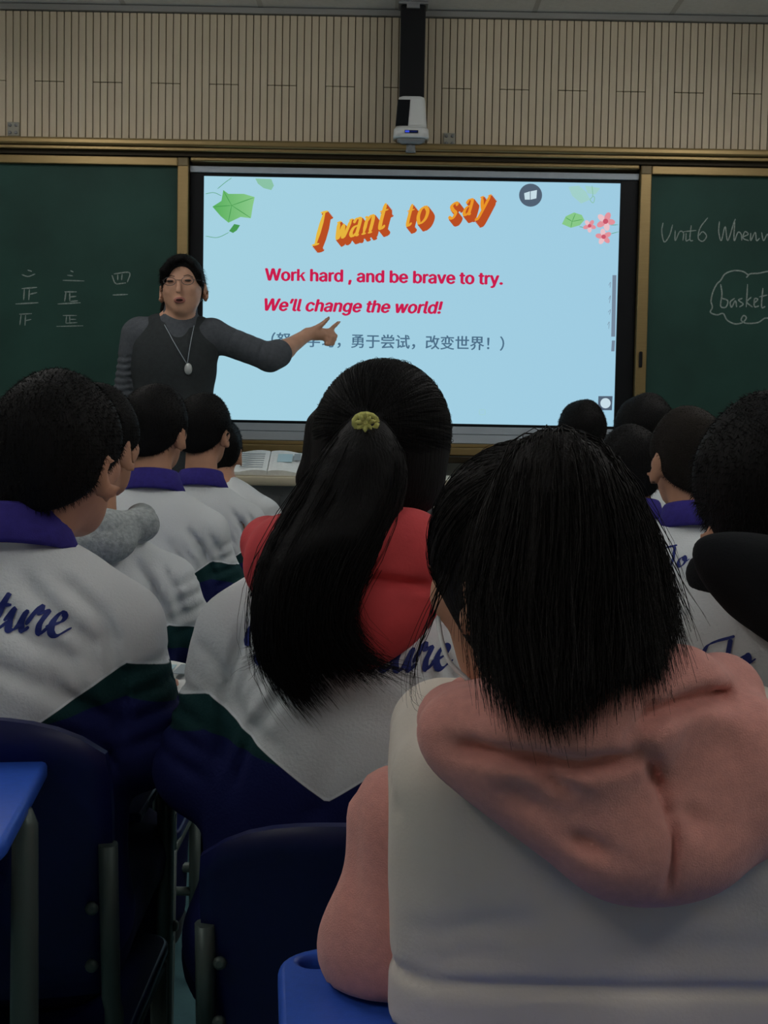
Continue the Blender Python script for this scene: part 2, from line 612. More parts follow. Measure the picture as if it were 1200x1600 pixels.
def flat_poly(name, polys, y, m, parent, thick=.0006):
    mb = MB()
    for p in polys:
        mb.prism(p, y - thick, y)
    return mb.build(name, m, parent)

# ------------------------------------------------------------------ materials
M_wallwood = mat('acoustic_wood', lin(208, 195, 170), .55, .3, var=.06, vscale=6, stretch=(3, 3, .6), bump=.05, bscale=90)
M_groove = mat('groove_brown', lin(96, 80, 60), .8, .1)
M_paint = mat('wall_paint', (.55, .53, .48), .8, .2, var=.03, vscale=3)
M_ceil = mat('ceiling_tile_white', (.78, .79, .80), .85, .1, var=.04, vscale=60, bump=.15, bscale=150)
M_grid = mat('ceiling_grid', (.55, .55, .55), .5, .3)
M_floor = mat('floor_teal', lin(92, 132, 138), .35, .4, var=.12, vscale=20)
M_bronze = mat('bronze_aluminium', lin(146, 124, 82), .34, .5, metal=.6, var=.06, vscale=40, stretch=(.3, 1, 8))
M_bronze_d = mat('dark_bronze_groove', lin(46, 38, 22), .5, .3, metal=.4)
M_board = mat('green_chalkboard', lin(38, 72, 64), .6, .25, var=.18, vscale=3.5, bump=.04, bscale=300)
M_chalk = mat('chalk', lin(150, 162, 156), .95, .0, var=.35, vscale=160)
M_black = mat('black_plastic', (.006, .007, .009), .45, .15)
M_blackm = mat('matte_black', (.006, .0065, .008), .6, .25)
M_silver = mat('silver_strip', lin(172, 182, 192), .45, .4, metal=.1)
M_white = mat('white_plastic', (.72, .73, .72), .28, .5)
M_greyp = mat('grey_plastic', (.25, .26, .27), .5, .4)
M_blue = mat('blue_plastic', lin(52, 96, 204), .38, .45, var=.06, vscale=120, bump=.06, bscale=400)
M_bluedark = mat('navy_plastic', lin(12, 20, 72), .42, .35, var=.06, vscale=80)
M_tube = mat('grey_steel_tube', lin(84, 96, 92), .42, .5, metal=.35)
M_skin = mat('skin', lin(196, 146, 118), .55, .3, var=.06, vscale=25)
M_skin_t = mat('skin_adult', lin(208, 160, 134), .5, .3, var=.08, vscale=25)
M_hair = mat('black_hair', (.0075, .0070, .0072), .6, .12, bump=.55, bscale=380, stretch=(1, 1, .06))
M_hairb = mat('brown_black_hair', (.0085, .0068, .0062), .6, .12, bump=.55, bscale=380, stretch=(1, 1, .06))
M_crop = mat('cropped_brown_hair', (.022, .018, .015), .7, .1, bump=.5, bscale=300)
M_purple = mat('purple_collar', lin(60, 52, 134), .8, .15, var=.1, vscale=90, bump=.2, bscale=500)
M_navy = mat('navy_trousers', lin(22, 26, 62), .85, .15, var=.15, vscale=30)
M_shoe = mat('dark_shoe', (.03, .03, .035), .5, .4)
M_red = mat('coral_red_padded', lin(216, 80, 84), .75, .2, var=.08, vscale=25, bump=.12, bscale=260)
M_pink = mat('pink_fleece', lin(226, 158, 148), .95, .1, var=.06, vscale=120, bump=.3, bscale=700, sheen=.25)
M_vest = mat('cream_white_vest', lin(222, 212, 200), .8, .2, var=.03, vscale=14, bump=.08, bscale=320)
M_blackcloth = mat('black_hood_cloth', (.010, .011, .013), .9, .15, bump=.2, bscale=300)
M_knit = mat('grey_knit', lin(168, 174, 174), .95, .1, var=.2, vscale=120, bump=.6, bscale=160)
M_print = mat('navy_print', lin(34, 48, 120), .6, .3)
M_print2 = mat('blue_embroidery', lin(40, 62, 150), .6, .3)
M_paper = mat('paper', lin(225, 228, 226), .8, .1, var=.05, vscale=80)
M_sweater = mat('grey_sweater', lin(88, 92, 98), .95, .1, var=.12, vscale=70, bump=.35, bscale=250)
M_vestdark = mat('charcoal_pinafore', lin(58, 62, 64), .95, .1, var=.1, vscale=60, bump=.25, bscale=250)
M_lectern = mat('lectern_grey_metal', lin(120, 122, 124), .5, .4, metal=.2, var=.05, vscale=15)
M_beige = mat('beige_laminate', lin(196, 188, 164), .5, .35, var=.05, vscale=30, stretch=(.5, 4, 4))
M_tie = mat('yellow_green_hair_tie', lin(206, 204, 122), .8, .2, var=.3, vscale=120)

def jacket_material():
    m = bpy.data.materials.new('uniform_jacket')
    m.use_nodes = True
    nt = m.node_tree
    b = nt.nodes['Principled BSDF']
    b.inputs['Roughness'].default_value = .85
    b.inputs['Specular IOR Level'].default_value = .2
    def attr(n):
        a = nt.nodes.new('ShaderNodeAttribute'); a.attribute_name = n
        return a.outputs['Fac']
    def step(src, edge):
        k = nt.nodes.new('ShaderNodeMapRange')
        k.inputs['From Min'].default_value = edge - .0006
        k.inputs['From Max'].default_value = edge + .0006
        nt.links.new(src, k.inputs['Value'])
        return k.outputs[0]
    def mix(f, A, B):
        x = nt.nodes.new('ShaderNodeMix'); x.data_type = 'RGBA'
        nt.links.new(f, x.inputs['Factor'])
        for s_, v in (('A', A), ('B', B)):
            if isinstance(v, tuple): x.inputs[s_].default_value = (*v, 1)
            else: nt.links.new(v, x.inputs[s_])
        return x.outputs['Result']
    yk, stp = attr('yoke'), attr('stripe')
    c = mix(step(stp, 0), lin(24, 30, 84), lin(22, 58, 60))
    c = mix(step(yk, -.004), c, lin(236, 240, 244))
    c = mix(step(yk, 0), c, lin(220, 224, 226))
    tc = nt.nodes.new('ShaderNodeTexCoord')
    n = nt.nodes.new('ShaderNodeTexNoise'); n.inputs['Scale'].default_value = 260; n.inputs['Detail'].default_value = 3
    nt.links.new(tc.outputs['Object'], n.inputs['Vector'])
    n2 = nt.nodes.new('ShaderNodeTexNoise'); n2.inputs['Scale'].default_value = 9; n2.inputs['Detail'].default_value = 3
    nt.links.new(tc.outputs['Object'], n2.inputs['Vector'])
    add = nt.nodes.new('ShaderNodeMath'); add.operation = 'MULTIPLY_ADD'
    nt.links.new(n2.outputs['Fac'], add.inputs[0]); add.inputs[1].default_value = 3.0
    nt.links.new(n.outputs['Fac'], add.inputs[2])
    bp = nt.nodes.new('ShaderNodeBump'); bp.inputs['Strength'].default_value = .3; bp.inputs['Distance'].default_value = .003
    nt.links.new(add.outputs[0], bp.inputs['Height'])
    nt.links.new(bp.outputs['Normal'], b.inputs['Normal'])
    nt.links.new(c, b.inputs['Base Color'])
    return m
M_jacket = jacket_material()

# ------------------------------------------------------------------ the room
XW, YB, YF, ZC = 3.6, -2.6, 6.33, 3.005
def structure(o, label, cat=None):
    o['kind'] = 'structure'
    o['label'] = label
    if cat: o['category'] = cat
    return o

structure(MB().bb((-XW, YB, -.1), (XW, YF + .2, 0)).build('floor', M_floor), 'teal grey classroom floor under the desks', 'floor')
wall = structure(MB().bb((-XW, YF, 0), (XW, YF + .2, ZC + .1)).build('wall_front', M_paint), 'front wall clad in beige slatted acoustic panels above the board', 'wall')
structure(MB().bb((-XW - .2, YB, 0), (-XW, YF + .2, ZC + .1)).build('wall_left', M_paint), 'plain painted wall on the left of the room', 'wall')
structure(MB().bb((XW, YB, 0), (XW + .2, YF + .2, ZC + .1)).build('wall_right', M_paint), 'plain painted wall on the right of the room', 'wall')
structure(MB().bb((-XW, YB - .2, 0), (XW, YB, ZC + .1)).build('wall_back', M_paint), 'plain painted wall behind the last desks', 'wall')
ceil = structure(MB().bb((-XW, YB, ZC + .03), (XW, YF + .2, ZC + .13)).build('ceiling', M_grid), 'suspended ceiling of pale grey square tiles', 'ceiling')
tile_me = MB().box((0, 0, 0), (.594, .594, .016), .003, seg=1).mesh('ceiling_tile'); tile_me.materials.append(M_ceil)
grid_mb = MB()
for ix in range(12):
    for iy in range(15):
        x, y = -3.3 + .6 * ix + .02, YF - .3 - .6 * iy
        if y < YB or abs(x) > 3.35: continue
        link('tile', tile_me, None, ceil).location = (x, y, ZC + .010)
for ix in range(13):
    grid_mb.bb((-3.6 + .6 * ix + .02 - .011, YB, ZC + .001), (-3.6 + .6 * ix + .02 + .011, YF, ZC + .03))
for iy in range(15):
    grid_mb.bb((-XW, YF - .6 * iy - .011, ZC + .0015), (XW, YF - .6 * iy + .011, ZC + .03))
grid_mb.build('grid_rail', M_grid, ceil)
structure(MB().bb((-XW, YF - .042, ZC - .028), (XW, YF - .001, ZC - .002), .004).build('trim_1', mat('trim_grey', lin(150, 150, 148), .5, .3)), 'pale strip between slatted wall and ceiling', 'trim')
structure(MB().bb((-XW, 5.43, 0), (XW, YF - .001, .172), .008).build('floor_platform', mat('platform_grey', lin(120, 118, 112), .6, .3, var=.06, vscale=12)), 'low grey teaching platform below the board', 'platform')

# slatted panels: four slats on each panel, every second column of panels is jointed
Z0, Z1, ZJ = 2.408, ZC - .03, 2.672
PITCHX = .032
def slat_mesh(z0, z1, nm):
    me = MB().box((0, 0, (z0 + z1) / 2), (.0280, .012, z1 - z0 - .003), .0012, seg=1).mesh(nm)
    me.materials.append(M_wallwood)
    return me
s_full, s_low, s_up = slat_mesh(Z0, Z1, 'slat'), slat_mesh(Z0, ZJ, 'slat'), slat_mesh(ZJ, Z1, 'slat')
def back_mesh(z0, z1):
    me = MB().bb((0, -.002, z0 + .0005), (4 * PITCHX - .001, .010, z1 - .0005)).mesh('wall_panel')
    me.materials.append(M_groove)
    return me
b_full, b_low, b_up = back_mesh(Z0, Z1), back_mesh(Z0, ZJ), back_mesh(ZJ, Z1)
for c in range(-18, 19):
    x = c * 4 * PITCHX - .035
    rows = [(b_full, s_full)] if c % 2 else [(b_low, s_low), (b_up, s_up)]
    for bme, sme in rows:
        p = link('wall_panel', bme, None, wall)
        p.location = (x, YF - .012, 0)
        for k in range(4):
            link('slat', sme, None, p).location = ((k + .5) * PITCHX, -.008, 0)

# ceiling lights, two rows running to the back of the room
M_diff = emit('light_diffuser', (1.0, .97, .92), LAMP)
lamp_spots = [(-1.6, 4.75), (1.6, 4.75), (-1.6, 2.3), (1.6, 2.3), (-1.6, -.2), (1.6, -.2)]
for i, (x, y) in enumerate(lamp_spots):
    t = empty('ceiling_light', (x, y, ZC))
    side = 'left' if x < 0 else 'right'
    tag(t, f'long suspended light in the {side} row, ' + ('nearest the board' if y > 3 else 'above the middle desks' if y > 0 else 'at the back of the room'), 'light', 'suspended ceiling lights')
    MB().bb((-.02, -.6, -.142), (.02, .6, -.118), .004).build('spine', M_white, t)
    MB().bb((-.06, -.6, -.212), (.06, .6, -.143), .02).build('diffuser', M_diff, t)
    for yy in (-.45, .45):
        MB().tube([(0, yy, -.118), (0, yy, -.002)], .004, 8).build('hanger', M_greyp, t)

# ------------------------------------------------------------------ sliding chalkboard, display and rails
YBRD = 6.225
rail = empty('board_rail', (0, YF, 2.34))
tag(rail, 'long bronze rail above both chalkboards and the lit screen', 'rail')
def rbar(nm, z0, z1, y0, y1, m, parent, x0=-2.75, x1=2.95, bev=.006):
    o = MB().bb((x0, y0, z0), (x1, y1, z1), bev).build(nm, m, parent)
    o.matrix_parent_inverse = Matrix.Translation(-Vector(parent.location))
    return o
rbar('top_profile', 2.372, 2.405, 6.16, 6.328, M_bronze, rail, bev=.010)
rbar('lower_profile', 2.356, 2.371, 6.175, 6.328, M_bronze, rail, bev=.003)
rbar('groove', 2.338, 2.357, 6.20, 6.328, M_bronze_d, rail, bev=.001)
rbar('inner_profile', 2.318, 2.338, 6.205, 6.328, M_bronze, rail, x0=-.87, x1=1.085, bev=.006)

def chalkboard(x0, x1, z0, z1, stile_side, label):
    t = empty('chalkboard', ((x0 + x1) / 2, YBRD, z0))
    tag(t, label, 'chalkboard', 'sliding green chalkboards')
    inv = Matrix.Translation(-Vector(t.location))
    w = .048
    def part(nm, lo, hi, m, bev=.004):
        o = MB().bb(lo, hi, bev).build(nm, m, t); o.matrix_parent_inverse = inv; return o
    part('surface', (x0 + w, YBRD + .006, z0 + w), (x1 - w, YBRD + .02, z1 - .036), M_board, .001)
    part('top_frame', (x0 + w, YBRD - .014, z1 - .038), (x1 - w, YBRD + .03, z1), M_bronze)
    part('bottom_frame', (x0 + w, YBRD - .014, z0), (x1 - w, YBRD + .03, z0 + w), M_bronze)
    part('stile', (x0, YBRD - .016, z0), (x0 + w, YBRD + .03, z1), M_bronze)
    part('stile', (x1 - w, YBRD - .016, z0), (x1, YBRD + .03, z1), M_bronze)
    xs = x0 if stile_side < 0 else x1 - w
    for zz in (z0 + .02, z1 - .02):
        part('corner_cap', (xs + .002, YBRD - .020, zz - .018), (xs + w - .002, YBRD - .012, zz + .018), mat('corner_cap', lin(120, 106, 78), .5, .4, metal=.3), .003)
    part('lock', (xs + .014, YBRD - .028, 1.46), (xs + .028, YBRD - .014, 1.53), M_black, .004)
    return t, inv
lb, lbi = chalkboard(-2.65, -.878, 1.113, 2.336, 1, 'green chalkboard left of the screen with tally marks in white chalk')
rb, rbi = chalkboard(1.092, 2.85, 1.113, 2.336, -1, 'green chalkboard right of the screen with cursive writing and a cloud outline')
def chalk(board, inv, strokes, w=.006, nm='chalk_writing'):
    o = flat_strokes(nm, strokes, YBRD + .0058, w, M_chalk, board)
    o.matrix_parent_inverse = inv
    return o
# tally columns on the left board
chalk(lb, lbi, [[(43, 422), (50, 424)], [(34, 429), (44, 432), (55, 428)]], .005)
chalk(lb, lbi, [[(34, 451), (58, 449)], [(38, 452), (37, 469)], [(46, 452), (45, 469)], [(46, 460), (58, 457)]], .006)
chalk(lb, lbi, [[(24, 475), (60, 473)]], .006)
chalk(lb, lbi, [[(30, 491), (50, 490)], [(33, 492), (31, 508)], [(40, 492), (39, 509)], [(40, 501), (49, 499)]], .005)
chalk(lb, lbi, [[(110, 423), (115, 425)], [(105, 430), (114, 431)], [(98, 438), (132, 439)]], .005)
chalk(lb, lbi, [[(101, 456), (120, 456)], [(103, 457), (101, 471)], [(109, 457), (109, 471)], [(109, 464), (119, 463)], [(110, 471), (122, 470)]], .006)
chalk(lb, lbi, [[(90, 475), (126, 473)]], .006)
chalk(lb, lbi, [[(98, 493), (120, 493)], [(104, 494), (103, 505)], [(109, 494), (109, 504)], [(110, 499), (119, 499)], [(103, 505), (121, 504)], [(88, 510), (130, 509)]], .0045)
chalk(lb, lbi, [[(175, 430), (179, 441), (182, 443)], [(178, 428), (202, 426), (199, 441)], [(184, 429), (184, 438)], [(191, 428), (190, 438)], [(181, 444), (197, 442)]], .005)
chalk(lb, lbi, [[(176, 461), (200, 460)]], .006)
# cursive writing on the right board
chalk(rb, rbi, [[(1036, 348), (1034, 362), (1038, 378), (1046, 368), (1051, 351)], [(1055, 360), (1055, 376), (1062, 362), (1068, 364), (1067, 376)], [(1072, 364), (1072, 376), (1077, 374)], [(1080, 352), (1078, 374), (1083, 376)], [(1068, 362), (1088, 360)]], .005)
chalk(rb, rbi, [[(1106, 340), (1094, 356), (1091, 372), (1098, 377), (1104, 369), (1098, 362), (1092, 368)]], .005)
chalk(rb, rbi, [[(1124, 346), (1123, 362), (1127, 376), (1133, 354), (1137, 376), (1146, 350), (1149, 342)], [(1148, 344), (1147, 376), (1153, 363), (1158, 366), (1159, 376)], [(1161, 370), (1169, 366), (1164, 362), (1161, 372), (1170, 376)], [(1173, 364), (1173, 376), (1180, 363), (1182, 376), (1187, 372)]], .005)
chalk(rb, rbi, [[(1190, 363), (1193, 376), (1199, 366), (1203, 376), (1210, 360)]], .005)
chalk(rb, rbi, [[(1166, 434), (1172, 428), (1185, 427), (1205, 424), (1222, 432), (1230, 446)], [(1170, 430), (1160, 424), (1146, 423), (1133, 428), (1126, 438), (1120, 444), (1114, 456), (1111, 470), (1113, 480), (1110, 488), (1120, 492), (1130, 490), (1136, 500), (1148, 506), (1160, 504), (1166, 497), (1162, 493), (1158, 500), (1166, 505), (1184, 504), (1196, 497), (1210, 498), (1224, 488)]], .006)
chalk(rb, rbi, [[(1126, 444), (1128, 460), (1126, 478), (1134, 480), (1137, 470), (1128, 466)], [(1148, 466), (1141, 472), (1143, 480), (1149, 470), (1151, 480)], [(1160, 466), (1154, 469), (1161, 475), (1155, 480)], [(1168, 444), (1166, 480)], [(1174, 464), (1167, 472), (1176, 480)], [(1178, 474), (1184, 468), (1179, 467), (1179, 479), (1186, 478)], [(1192, 450), (1190, 479), (1196, 479)], [(1186, 464), (1199, 461)], [(1203, 448), (1202, 479), (1210, 474), (1203, 467)]], .006)

# the lit display
disp = empty('interactive_display', (.1, 6.26, 1.11))
tag(disp, 'large lit interactive screen with red and orange lettering between the chalkboards', 'screen')
dinv = Matrix.Translation(-Vector(disp.location))
SX0, SX1, SZ0, SZ1, YS = -.816, 1.012, 1.200, 2.265, 6.262
def dpart(nm, lo, hi, m, bev=.002):
    o = MB().bb(lo, hi, bev).build(nm, m, disp); o.matrix_parent_inverse = dinv; return o
dpart('bezel', (-.876, 6.250, SZ0 - .012), (SX0, 6.328, SZ1 + .012), M_black)
dpart('bezel', (SX1, 6.250, SZ0 - .012), (1.090, 6.328, SZ1 + .012), M_black)
dpart('bezel', (SX0, 6.250, SZ1), (SX1, 6.328, SZ1 + .012), M_black)
dpart('bezel', (SX0, 6.250, SZ0 - .012), (SX1, 6.328, SZ0), M_black)
dpart('top_strip', (-.876, 6.240, SZ1 + .013), (1.090, 6.328, SZ1 + .040), M_silver)
dpart('bottom_strip', (-.876, 6.238, 1.154), (1.090, 6.328, SZ0 - .013), M_silver)
dpart('bottom_strip', (-.876, 6.234, 1.113), (1.090, 6.328, 1.152), M_silver)
M_scr = emit('screen_glow', [c * SCREEN * 1.0 for c in lin(170, 216, 232)], 1.0, [c * SCREEN * .97 for c in lin(166, 213, 236)], 'X', -.8, 1.0)
dpart('screen', (SX0, YS, SZ0), (SX1, 6.328, SZ1), M_scr, 0)
M_red_t = emit('slide_crimson', [c * SCREEN for c in lin(206, 30, 80)])
M_grey_t = emit('slide_grey', [c * SCREEN for c in lin(78, 112, 138)])
M_leaf = emit('slide_leaf', [c * SCREEN for c in lin(92, 180, 96)], 1.0, [c * SCREEN for c in lin(140, 206, 140)], 'X', -.77, -.60)
M_leafd = emit('slide_vein', [c * SCREEN for c in lin(72, 156, 82)])
M_leafp = emit('slide_pale_leaf', [c * SCREEN for c in lin(142, 200, 170)])
M_pinkf = emit('slide_pink', [c * SCREEN for c in lin(232, 150, 160)])
M_pinkl = emit('slide_pale_pink', [c * SCREEN for c in lin(240, 200, 206)])
M_pinkd = emit('slide_deep_pink', [c * SCREEN for c in lin(206, 90, 110)])
M_yel = emit('slide_yellow', [c * SCREEN for c in lin(236, 190, 66)], 1.0, [c * SCREEN for c in lin(240, 150, 40)], 'X', -.3, .45)
M_org = emit('slide_orange', [c * SCREEN for c in lin(190, 80, 36)])
M_icon = emit('slide_icon_grey', [c * SCREEN for c in lin(84, 100, 118)])
M_iconw = emit('slide_icon_white', [c * SCREEN for c in lin(205, 228, 238)])
M_bar = emit('slide_toolbar_grey', [c * SCREEN for c in lin(122, 140, 160)])

def dset(o):
    o.matrix_parent_inverse = dinv
    return o
try:                                            # the plain sans-serif face that ships inside Blender
    import os
    SANS = bpy.data.fonts.load(os.path.join(bpy.utils.system_resource('DATAFILES', path='fonts'), 'Inter.woff2'))
except Exception:
    SANS = None
def slide_text(body, x0, x1, zbase, m, bold=0.0, shear=0.0, cell=None, fat=.0):
    cu = bpy.data.curves.new('slide_text', 'FONT')
    cu.body = body
    if SANS and ord(max(body)) < 0x3000: cu.font = SANS
    cu.offset = bold
    cu.shear = shear
    cu.resolution_u = 3
    o = bpy.data.objects.new('tmp_text', cu)
    C.objects.link(o)
    dg = bpy.context.evaluated_depsgraph_get()
    me = bpy.data.meshes.new_from_object(o.evaluated_get(dg))
    bpy.data.objects.remove(o)
    V = np.array([v.co for v in me.vertices])
    a, b = V[:, 0].min(), V[:, 0].max()
    sc = (x1 - x0) / (b - a)
    W = np.stack([x0 + (V[:, 0] - a) * sc, np.full(len(V), YS - .0012), zbase + V[:, 1] * sc], 1)
    # one part for each letter
    par = list(range(len(V)))
    def find(i):
        while par[i] != i:
            par[i] = par[par[i]]; i = par[i]
        return i
    for p in me.polygons:
        r = find(p.vertices[0])
        for q in p.vertices[1:]:
            par[find(q)] = r
    isl = {}
    for p in me.polygons:
        isl.setdefault(find(p.vertices[0]), []).append(tuple(p.vertices))
    pieces = []
    for fs in isl.values():
        ids = sorted({q for f in fs for q in f})
        xs = W[ids, 0]
        pieces.append([xs.min(), xs.max(), fs])
    pieces.sort(key=lambda t: t[0])
    groups = []
    for lo_, hi_, fs in pieces:
        if cell:
            key = int(((lo_ + hi_) / 2 - x0 + cell * .1) / cell)
            if groups and groups[-1][0] == key: groups[-1][2].extend(fs); continue
            groups.append([key, 0, list(fs)])
        elif groups and (lo_ + hi_) / 2 < groups[-1][1]:
            groups[-1][1] = max(groups[-1][1], hi_); groups[-1][2].extend(fs)
        else:
            groups.append([lo_, hi_, list(fs)])
    for gi, (_, _, fs) in enumerate(groups):
        if body.startswith('Work') and gi == 3:             # the k is drawn from its three strokes
            ids = sorted({q for f in fs for q in f})
            dset(flat_poly('slide_letter', letter_k(W[ids, 0].min() - fat, W[ids, 0].max() + fat, W[ids, 2].min(), W[ids, 2].max()), YS - .0006, m, disp))
            continue
        ids = sorted({q for f in fs for q in f})
        mp = {q: i for i, q in enumerate(ids)}
        vv, ff = [], []
        for j, (dx, dz) in enumerate([(0, 0), (-1, 0), (1, 0), (0, -.5), (0, .5)] if fat else [(0, 0)]):
            o_ = len(vv)
            vv += [(W[q, 0] + dx * fat, W[q, 1] - j * .00005, W[q, 2] + dz * fat) for q in ids]
            ff += [[mp[q] + o_ for q in f] for f in fs]
        m2 = bpy.data.meshes.new('slide_letter')
        m2.from_pydata(vv, [], ff)
        dset(link('slide_letter', m2, m, disp))
    bpy.data.meshes.remove(me)
def letter_k(x0, x1, z0, z1):
    w, h = x1 - x0, z1 - z0
    q = lambda pts: [(x0 + a * w, z0 + b * h) for a, b in pts]
    return [q([(0, 0), (.30, 0), (.30, 1), (0, 1)]), q([(.26, .26), (.30, .42), (.66, .74), (.99, .74)]), q([(.36, .44), (.58, .56), (1.0, 0), (.67, 0)])]
slide_text('Work hard , and be brave to try.', -.541, .503, 1.816, M_red_t, fat=.0034)
slide_text("We\u2019ll change the world!", -.541, .241, 1.684, M_red_t, 0, .22, fat=.0034)
slide_text('\uff08\u52aa\u529b\u5b66\u4e60\uff0c\u52c7\u4e8e\u5c1d\u8bd5\uff0c\u6539\u53d8\u4e16\u754c\uff01\uff09', -.511, .517, 1.532, M_grey_t, .0, cell=1.028 / 16.4, fat=.0012)

# rising title in slanted serif lettering with an orange block shadow
SER = {
 'I': ([[(.12, 0), (.55, 0)], [(.2, 1.5), (.62, 1.5)], [(.33, 0), (.42, 1.5)]], .8),
 'w': ([[(.0, .95), (.3, .97)], [(.12, .95), (.3, .05), (.5, .8)], [(.5, .8), (.68, .05), (.95, .95)], [(.82, .95), (1.1, .97)]], 1.15),
 'a': ([[(.1, .75), (.25, .95), (.5, .9), (.52, .5), (.5, .1), (.65, .02)], [(.52, .58), (.2, .5), (.08, .22), (.25, .03), (.52, .2)]], .78),
 'n': ([[(.0, .92), (.16, .95)], [(.16, .95), (.16, .05)], [(.02, .03), (.32, .03)], [(.18, .7), (.4, .95), (.58, .8), (.58, .05)], [(.45, .03), (.74, .03)]], .85),
 't': ([[(.28, 1.3), (.25, .3), (.35, .03), (.58, .15)], [(.02, .92), (.55, .95)]], .62),
 'o': ([[(.42, .96), (.14, .8), (.08, .4), (.3, .02), (.62, .2), (.68, .62), (.42, .96)]], .8),
 's': ([[(.58, .78), (.38, .97), (.12, .8), (.3, .55), (.56, .32), (.4, .03), (.08, .18)]], .68),
 'y': ([[(.0, .95), (.3, .97)], [(.14, .95), (.42, .1)], [(.75, .95), (.42, .1), (.2, -.35), (.02, -.3)], [(.58, .95), (.86, .97)]], .85),
}
def title():
    words = [('I', 484, 384, .094), ('w', 520, 376, .082), ('a', 545, 371, .082), ('n', 564, 367, .082), ('t', 586, 360, .088), ('t', 630, 355, .075), ('o', 649, 351, .078), ('s', 698, 344, .074), ('a', 722, 338, .072), ('y', 744, 334, .074)]
    for ch, px, py, size in words:
        p = at(px, py, YS)
        owner = disp
        for layer, (m, nm) in enumerate(((M_yel, 'title_letter'), (M_org, 'letter_shadow'))):
            V, Q = [], []
            reps = [(j * .0045, -j * .0055) for j in range(1, 6)] if layer else [(0, 0)]
            for dx, dz in reps:
                for s_ in SER[ch][0]:
                    L, R = ribbon(s_, .13 if layer else .09, .30 if layer else .24, math.radians(5), 6)
                    o = len(V)
                    y = YS - .0018 + .0008 * layer
                    for a, b in zip(L, R):
                        for q in (a, b):
                            V.append((p.x + (q[0] + .28 * q[1]) * size * .80 + dx, y, p.z + q[1] * size + (q[0]) * size * .18 + dz))
                    for i in range(len(L) - 1):
                        Q.append((o + 2 * i, o + 2 * i + 1, o + 2 * i + 3, o + 2 * i + 2))
            ob = link(nm, mesh_np(nm, V, Q, False), m, owner)
            if layer == 0:
                dset(ob); owner = ob
title()
def pxpoly(pts):
    return [(at(x, y, YS).x, at(x, y, YS).z) for x, y in pts]
def dpoly(nm, polys, m, lift=.0):
    return dset(flat_poly(nm, [pxpoly(p) for p in polys], YS - .0004 - lift, m, disp))
def dline(nm, strokes, w, m, lift=.0):
    return dset(flat_strokes(nm, strokes, YS - .0004 - lift, w, m, disp))
def disc(cx, cy, r, n=28):
    return [(cx + r * math.cos(2 * PI * i / n), cy + r * math.sin(2 * PI * i / n)) for i in range(n)]
dpoly('slide_leaf', [[(349, 297), (357, 303), (366, 303), (381, 303), (398, 308), (395, 322), (392, 341), (376, 339), (357, 348), (345, 338), (332, 323), (346, 314)]], M_leaf)
dline('slide_leaf_vein', [[(362, 321), (349, 298)], [(362, 321), (396, 309)], [(362, 321), (391, 340)], [(362, 321), (357, 346)], [(362, 321), (334, 323)]], .003, M_leafd, .0008)
dpoly('slide_leaf', [[(358, 361), (366, 350), (375, 352), (370, 360), (364, 364)]], M_leafd)
dpoly('slide_leaf', [[(399, 279), (424, 280), (428, 290), (424, 297), (412, 294), (403, 287)]], M_leafp)
dline('slide_tendril', [[(321, 303), (334, 301), (346, 306)], [(321, 369), (340, 371), (358, 363)], [(340, 295), (352, 285), (362, 278)]], .002, M_leafd)
dpoly('slide_lotus_leaf', [[(878, 350), (884, 338), (897, 332), (909, 336), (913, 344), (906, 352), (892, 356)]], M_leaf)
dline('slide_leaf_vein', [[(894, 346), (884, 340)], [(894, 346), (899, 334)], [(894, 346), (910, 343)], [(894, 346), (892, 355)]], .0025, M_leafd, .0008)
for (cx, cy, r, a0) in ((921, 353, 9, .3), (946, 346, 13, .1), (943, 370, 11, .8)):
    for k in range(5):
        a = a0 + 2 * PI * k / 5
        ex, ey = cx + r * .62 * math.cos(a), cy + r * .62 * math.sin(a)
        pet = []
        for i in range(12):
            b = 2 * PI * i / 12
            lx, ly = r * .55 * math.cos(b), r * .36 * math.sin(b)
            pet.append((ex + lx * math.cos(a) - ly * math.sin(a), ey + lx * math.sin(a) + ly * math.cos(a)))
        dpoly('slide_petal', [pet], (M_pinkf, M_pinkl)[k % 2], .0004 + .0003 * k)
    dpoly('slide_flower_heart', [disc(cx, cy, r * .32, 12)], M_pinkd, .0024)
dline('slide_tendril', [[(954, 352), (966, 351)], [(952, 366), (967, 362)], [(905, 354), (914, 356)]], .002, M_leafd)
M_wash = emit('slide_pale_wash', [c * SCREEN for c in lin(166, 214, 208)])
dpoly('slide_faded_leaf', [[(888, 292), (904, 290), (916, 300), (922, 312), (908, 318), (894, 306)], [(914, 290), (938, 294), (930, 304), (918, 302)]], M_wash)
dline('slide_tendril', [[(925, 290), (926, 306), (922, 312), (927, 317), (929, 309), (926, 306)]], .003, M_leafp, .0004)
dpoly('slide_icon_disc', [disc(829, 305, 18)], M_icon)
dpoly('slide_icon_page', [[(819, 302), (828, 299), (828, 312), (820, 312)], [(829, 299), (839, 297), (838, 310), (829, 312)]], M_iconw, .0008)
dpoly('slide_toolbar', [[(957, 430), (963, 430), (961, 526), (955, 526)], [(956, 532), (961, 532), (960, 549), (955, 549)]], M_bar)
dline('slide_toolbar_mark', [[(951, 446), (954, 441), (953, 450)], [(951, 468), (954, 462), (952, 474)], [(950, 488), (954, 484), (952, 492)], [(949, 508), (952, 503), (951, 514)]], .0018, M_bar)
dpoly('slide_corner_icon', [[(935, 619), (957, 619), (956, 641), (934, 641)]], M_icon)
dpoly('slide_corner_icon_dot', [disc(946, 630, 8, 20)], M_iconw, .0008)
